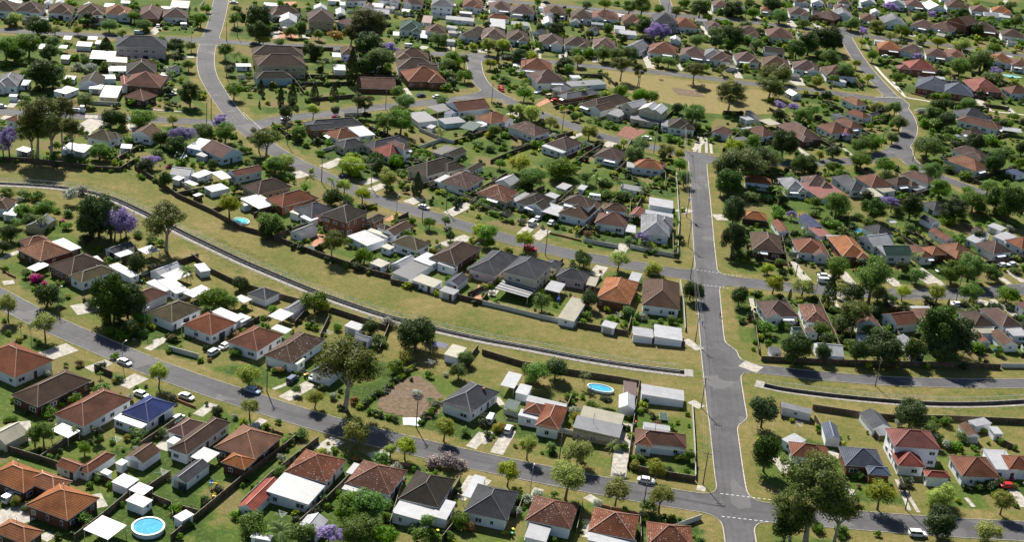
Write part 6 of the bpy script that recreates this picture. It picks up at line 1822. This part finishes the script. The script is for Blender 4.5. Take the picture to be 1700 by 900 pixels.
def hoist(t, x, y, label):
    g = unp(tp(t, x, y)); root = empty('clothes_hoist', (*g, 0), .4); st = m_plain('hoist_steel', (.6, .62, .63), .4, .05); p = MB(); p.bar((0, 0, 0), (0, 0, 2.1), .04); link('pole', p.mesh('pole', st), root)
    for k in range(4):
        a = k * math.pi / 2; m = MB(); m.bar((0, 0, 1.9), (1.7 * math.cos(a), 1.7 * math.sin(a), 2.15), .03, n=5); link('arm', m.mesh('arm', st), root)
    l = MB()
    for r_ in (.6, 1.0, 1.4, 1.65):
        for k in range(4):
            a, b = k * math.pi / 2, (k + 1) * math.pi / 2; z = 1.9 + .25 * r_ / 1.7; l.bar((r_ * math.cos(a), r_ * math.sin(a), z), (r_ * math.cos(b), r_ * math.sin(b), z), .012, n=3)
    link('line', l.mesh('line', st), root)['kind'] = 'stuff'; tag(root, label, 'clothes hoist', None, 'rotary clothes hoists on back lawns')
hoist('A2', 195, 800, 'rotary clothes hoist beside the rusty-roofed shed'); hoist('A1', 578, 425, 'rotary clothes hoist behind the blue-roofed house')
hoist('B2', 612, 690, 'rotary clothes hoist left of the small white flat-roofed shed'); hoist('A4', 370, 345, 'rotary clothes hoist on the lawn below the right lane'); hoist('A1', 805, 590, 'rotary clothes hoist beside the brown gabled garage')
hoist('A2', 940, 35, 'rotary clothes hoist above the bare earth lot'); hoist('B3', 960, 560, 'rotary clothes hoist behind the speckled terracotta house'); hoist('B2', 965, 190, 'rotary clothes hoist by the fence above the drain')
def trampoline(t, x, y, label):
    g = unp(tp(t, x, y), .8); root = empty('trampoline', (*g, 0), road_angle(*g)); m = MB(); m.box(0, 0, .8, 3.6, 2.0, .04); link('bed', m.mesh('bed', m_plain('tramp_bed', (.03, .06, .05), .8, .1)), root)
    f = MB()
    for a, b in (((-2, -1.2), (2, -1.2)), ((2, -1.2), (2, 1.2)), ((2, 1.2), (-2, 1.2)), ((-2, 1.2), (-2, -1.2))): f.bar((*a, .8), (*b, .8), .05, n=6)
    link('frame', f.mesh('frame', m_plain('tramp_frame', (.35, .42, .40), .5, .1)), root)
    for x_ in (-2, 2):
        for y_ in (-1.2, 1.2):
            l = MB(); l.bar((x_, y_, 0), (x_, y_, .8), .04, n=5); link('leg', l.mesh('leg', m_plain('tramp_frame', (.35, .42, .40), .5, .1)), root)
    tag(root, label, 'trampoline')
trampoline('A3', 905, 275, 'rectangular trampoline on the lawn below the long white shed'); trampoline('C2', 505, 685, 'green trampoline on terracotta paving above the drain fence')
def playset(t, x, y, label, c1, c2):
    g = unp(tp(t, x, y)); root = empty('play_slide', (*g, 0), 1.0)
    s = MB(); s.beam((-.3, 0, 1.3), (1.6, 0, .1), .5, .06); link('slide', s.mesh('slide', m_plain('play_yellow', c1, .5, .05)), root)
    f = MB()
    for x_ in (-.9, -.3):
        for y_ in (-.35, .35): f.bar((x_, y_, 0), (x_, y_, 1.9), .05, n=5)
    f.box(-.6, 0, 1.3, .7, .8, .06); link('tower', f.mesh('tower', m_plain('play_blue', c2, .5, .05)), root)
    r = MB(); r.face([(-1, -.45, 1.8), (-.2, -.45, 1.8), (-.2, 0, 2.2), (-1, 0, 2.2)]); r.face([(-1, .45, 1.8), (-.2, .45, 1.8), (-.2, 0, 2.2), (-1, 0, 2.2)]); link('canopy', r.mesh('canopy', m_plain('play_blue', c2, .5, .05)), root)
    tag(root, label, 'play slide')
playset('A1', 1060, 625, 'blue play tower with yellow slide on the lower left lawn', (.8, .55, .02), (.02, .12, .5)); playset('A1', 1075, 690, 'yellow toy slide near the lower left fence', (.85, .6, .02), (.75, .5, .02))
playset('B3', 545, 430, 'red and blue play slide behind the two-storey cream house', (.7, .03, .02), (.05, .12, .5)); playset('B4', 1535, 640, 'orange and blue toy slide beside the brown gabled shed at right', (.8, .2, .02), (.02, .2, .55)); playset('C4', 450, 455, 'pink and white play slide behind the grey-roofed long shed', (.8, .15, .45), (.7, .7, .75))
bt = 'A2'; bc = [((.75, .05, .02), 'red'), ((.8, .7, .02), 'yellow'), ((.05, .35, .08), 'green')]; bi_ = 0
for it in BINS.split(';'):
    q = it.split()
    if q[0][0] == '@': bt = q.pop(0)[1:]
    g = unp(tp(bt, float(q[0]), float(q[1])), .5); c, cn = bc[bi_ % 3]; bi_ += 1; root = empty('wheelie_bin', (*g, 0), .5)
    b = MB(); b.box(0, 0, .5, .5, .6, 1.0, 0, 0, 1.12, 1.12); link('bin_body', b.mesh('bin_body', m_plain('bin_green', (.02, .06, .03), .5, .1)), root)
    l = MB(); l.box(0, 0, 1.04, .62, .74, .1, 0, 0, .9, .9); link('lid', l.mesh('lid', m_plain('bin_' + cn, c, .45, .05)), root)
    hs = nearest_house(*g); tag(root, f'{cn}-lidded wheelie bin near {hs[2]}', 'bin', hs[1], 'wheelie bins beside the houses')
def bench(t, x, y, label):
    g = unp(tp(t, x, y)); root = empty('picnic_table', (*g, 0), .3); w = m_plain('bench_timber', (.14, .10, .07), .9, .2)
    m = MB(); m.box(0, 0, .74, 1.9, .8, .06); link('table_top', m.mesh('table_top', w), root)
    for s in (-1, 1):
        m = MB(); m.box(0, s * .75, .44, 1.9, .28, .05); link('seat', m.mesh('seat', w), root)
        m = MB(); m.box(s * .7, 0, .36, .1, 1.5, .1); m.box(s * .7, 0, .35, .1, .5, .72); link('leg', m.mesh('leg', w), root)
    tag(root, label, 'picnic table')
bench('E3', 1265, 565, 'timber picnic table on the dry park, nearer the gum tree'); bench('E3', 1560, 600, 'timber picnic table at the right of the dry park')
def person(px, shirt, label):
    g = unp(px); root = empty('person', (*g, 0), -2.8)
    me = bpy.data.meshes.new('body'); V = [(0, 0, .95), (0, 0, 1.2), (0, 0, 1.42), (0, 0, 1.52), (0, 0, 1.66), (.1, 0, .9), (.12, .1, .5), (.12, .22, .06), (.12, .34, .03), (-.1, 0, .9), (-.12, -.02, .5), (-.12, -.2, .06), (-.12, -.08, .03), (.2, 0, 1.4), (.27, -.06, 1.1), (.27, .08, .85), (-.2, 0, 1.4), (-.27, .06, 1.1), (-.27, .18, .87)]
    Ed = [(0, 1), (1, 2), (2, 3), (3, 4), (0, 5), (5, 6), (6, 7), (7, 8), (0, 9), (9, 10), (10, 11), (11, 12), (2, 13), (13, 14), (14, 15), (2, 16), (16, 17), (17, 18)]
    me.from_pydata(V, Ed, []); o = link('body', me, root); m = o.modifiers.new('skin', 'SKIN'); m2 = o.modifiers.new('sub', 'SUBSURF'); m2.levels = m2.render_levels = 1
    rad = [.14, .15, .15, .06, .11, .1, .07, .045, .04, .1, .07, .045, .04, .06, .045, .035, .06, .045, .035]
    if not me.skin_vertices: me.skin_vertices.new() if hasattr(me.skin_vertices, 'new') else None
    for v, r_ in zip(me.skin_vertices[0].data, rad): v.radius = (r_, r_)
    me.skin_vertices[0].data[0].use_root = True
    t = NT('person_clothes'); s = t.new('ShaderNodeSeparateXYZ'); t.link(t.coord('Object'), s.inputs[0])
    col = t.mix(t.ramp(t.math('MULTIPLY', s.outputs[2], .5), [(.44, 0), (.46, 1)]), (.04, .05, .09), shirt); col = t.mix(t.ramp(t.math('MULTIPLY', s.outputs[2], .5), [(.735, 0), (.75, 1)]), col, (.42, .25, .17))
    me.materials.append(t.fin(col, .8, .2))
    h = MB(); h.box(0, -.02, 1.76, .2, .22, .1, 0, 0, .7, .7); link('hair', h.mesh('hair', m_plain('hair', (.05, .03, .02), .8, .2)), root)
    tag(root, label, 'person')
try:
    person((1166, 541), (.15, .35, .7), 'person in blue shirt walking at the left edge of the cross road')
    person((1195, 527), (.6, .03, .02), 'person in red top walking at the right kerb of the cross road')
except Exception as e: print('person', e)

# ---------------------------------------------------------------- labels that single each thing out
ORD = 'first second third fourth fifth sixth seventh eighth ninth tenth eleventh twelfth thirteenth fourteenth fifteenth sixteenth seventeenth eighteenth nineteenth twentieth'.split()
def ordn(i):
    if i < 20: return ORD[i]
    t = {2: 'twenty', 3: 'thirty', 4: 'forty', 5: 'fifty', 6: 'sixty', 7: 'seventy'}[(i + 1) // 10]; u = (i + 1) % 10
    return f'{t}-{ORD[u - 1]}' if u else t[:-1] + 'ieth'
by = {}
for o, l, rg, cat in LAB:
    full = l + (', ' + REGP[rg] if rg else ''); by.setdefault(full, []).append((proj(o.location)[0], o))
for full, v in by.items():
    v.sort(key=lambda a: a[0])
    for i, (_, o) in enumerate(v):
        lab = full if len(v) == 1 else f'{full}, {ordn(i)} from left'
        o['label'] = lab
bad = [o['label'] for o, *_ in LAB if not 4 <= len(o['label'].replace(',', '').split()) <= 16]
print('things', len(LAB), 'long labels', len(bad), bad[:5], 'objects', len(bpy.data.objects))
bpy.context.view_layer.update()
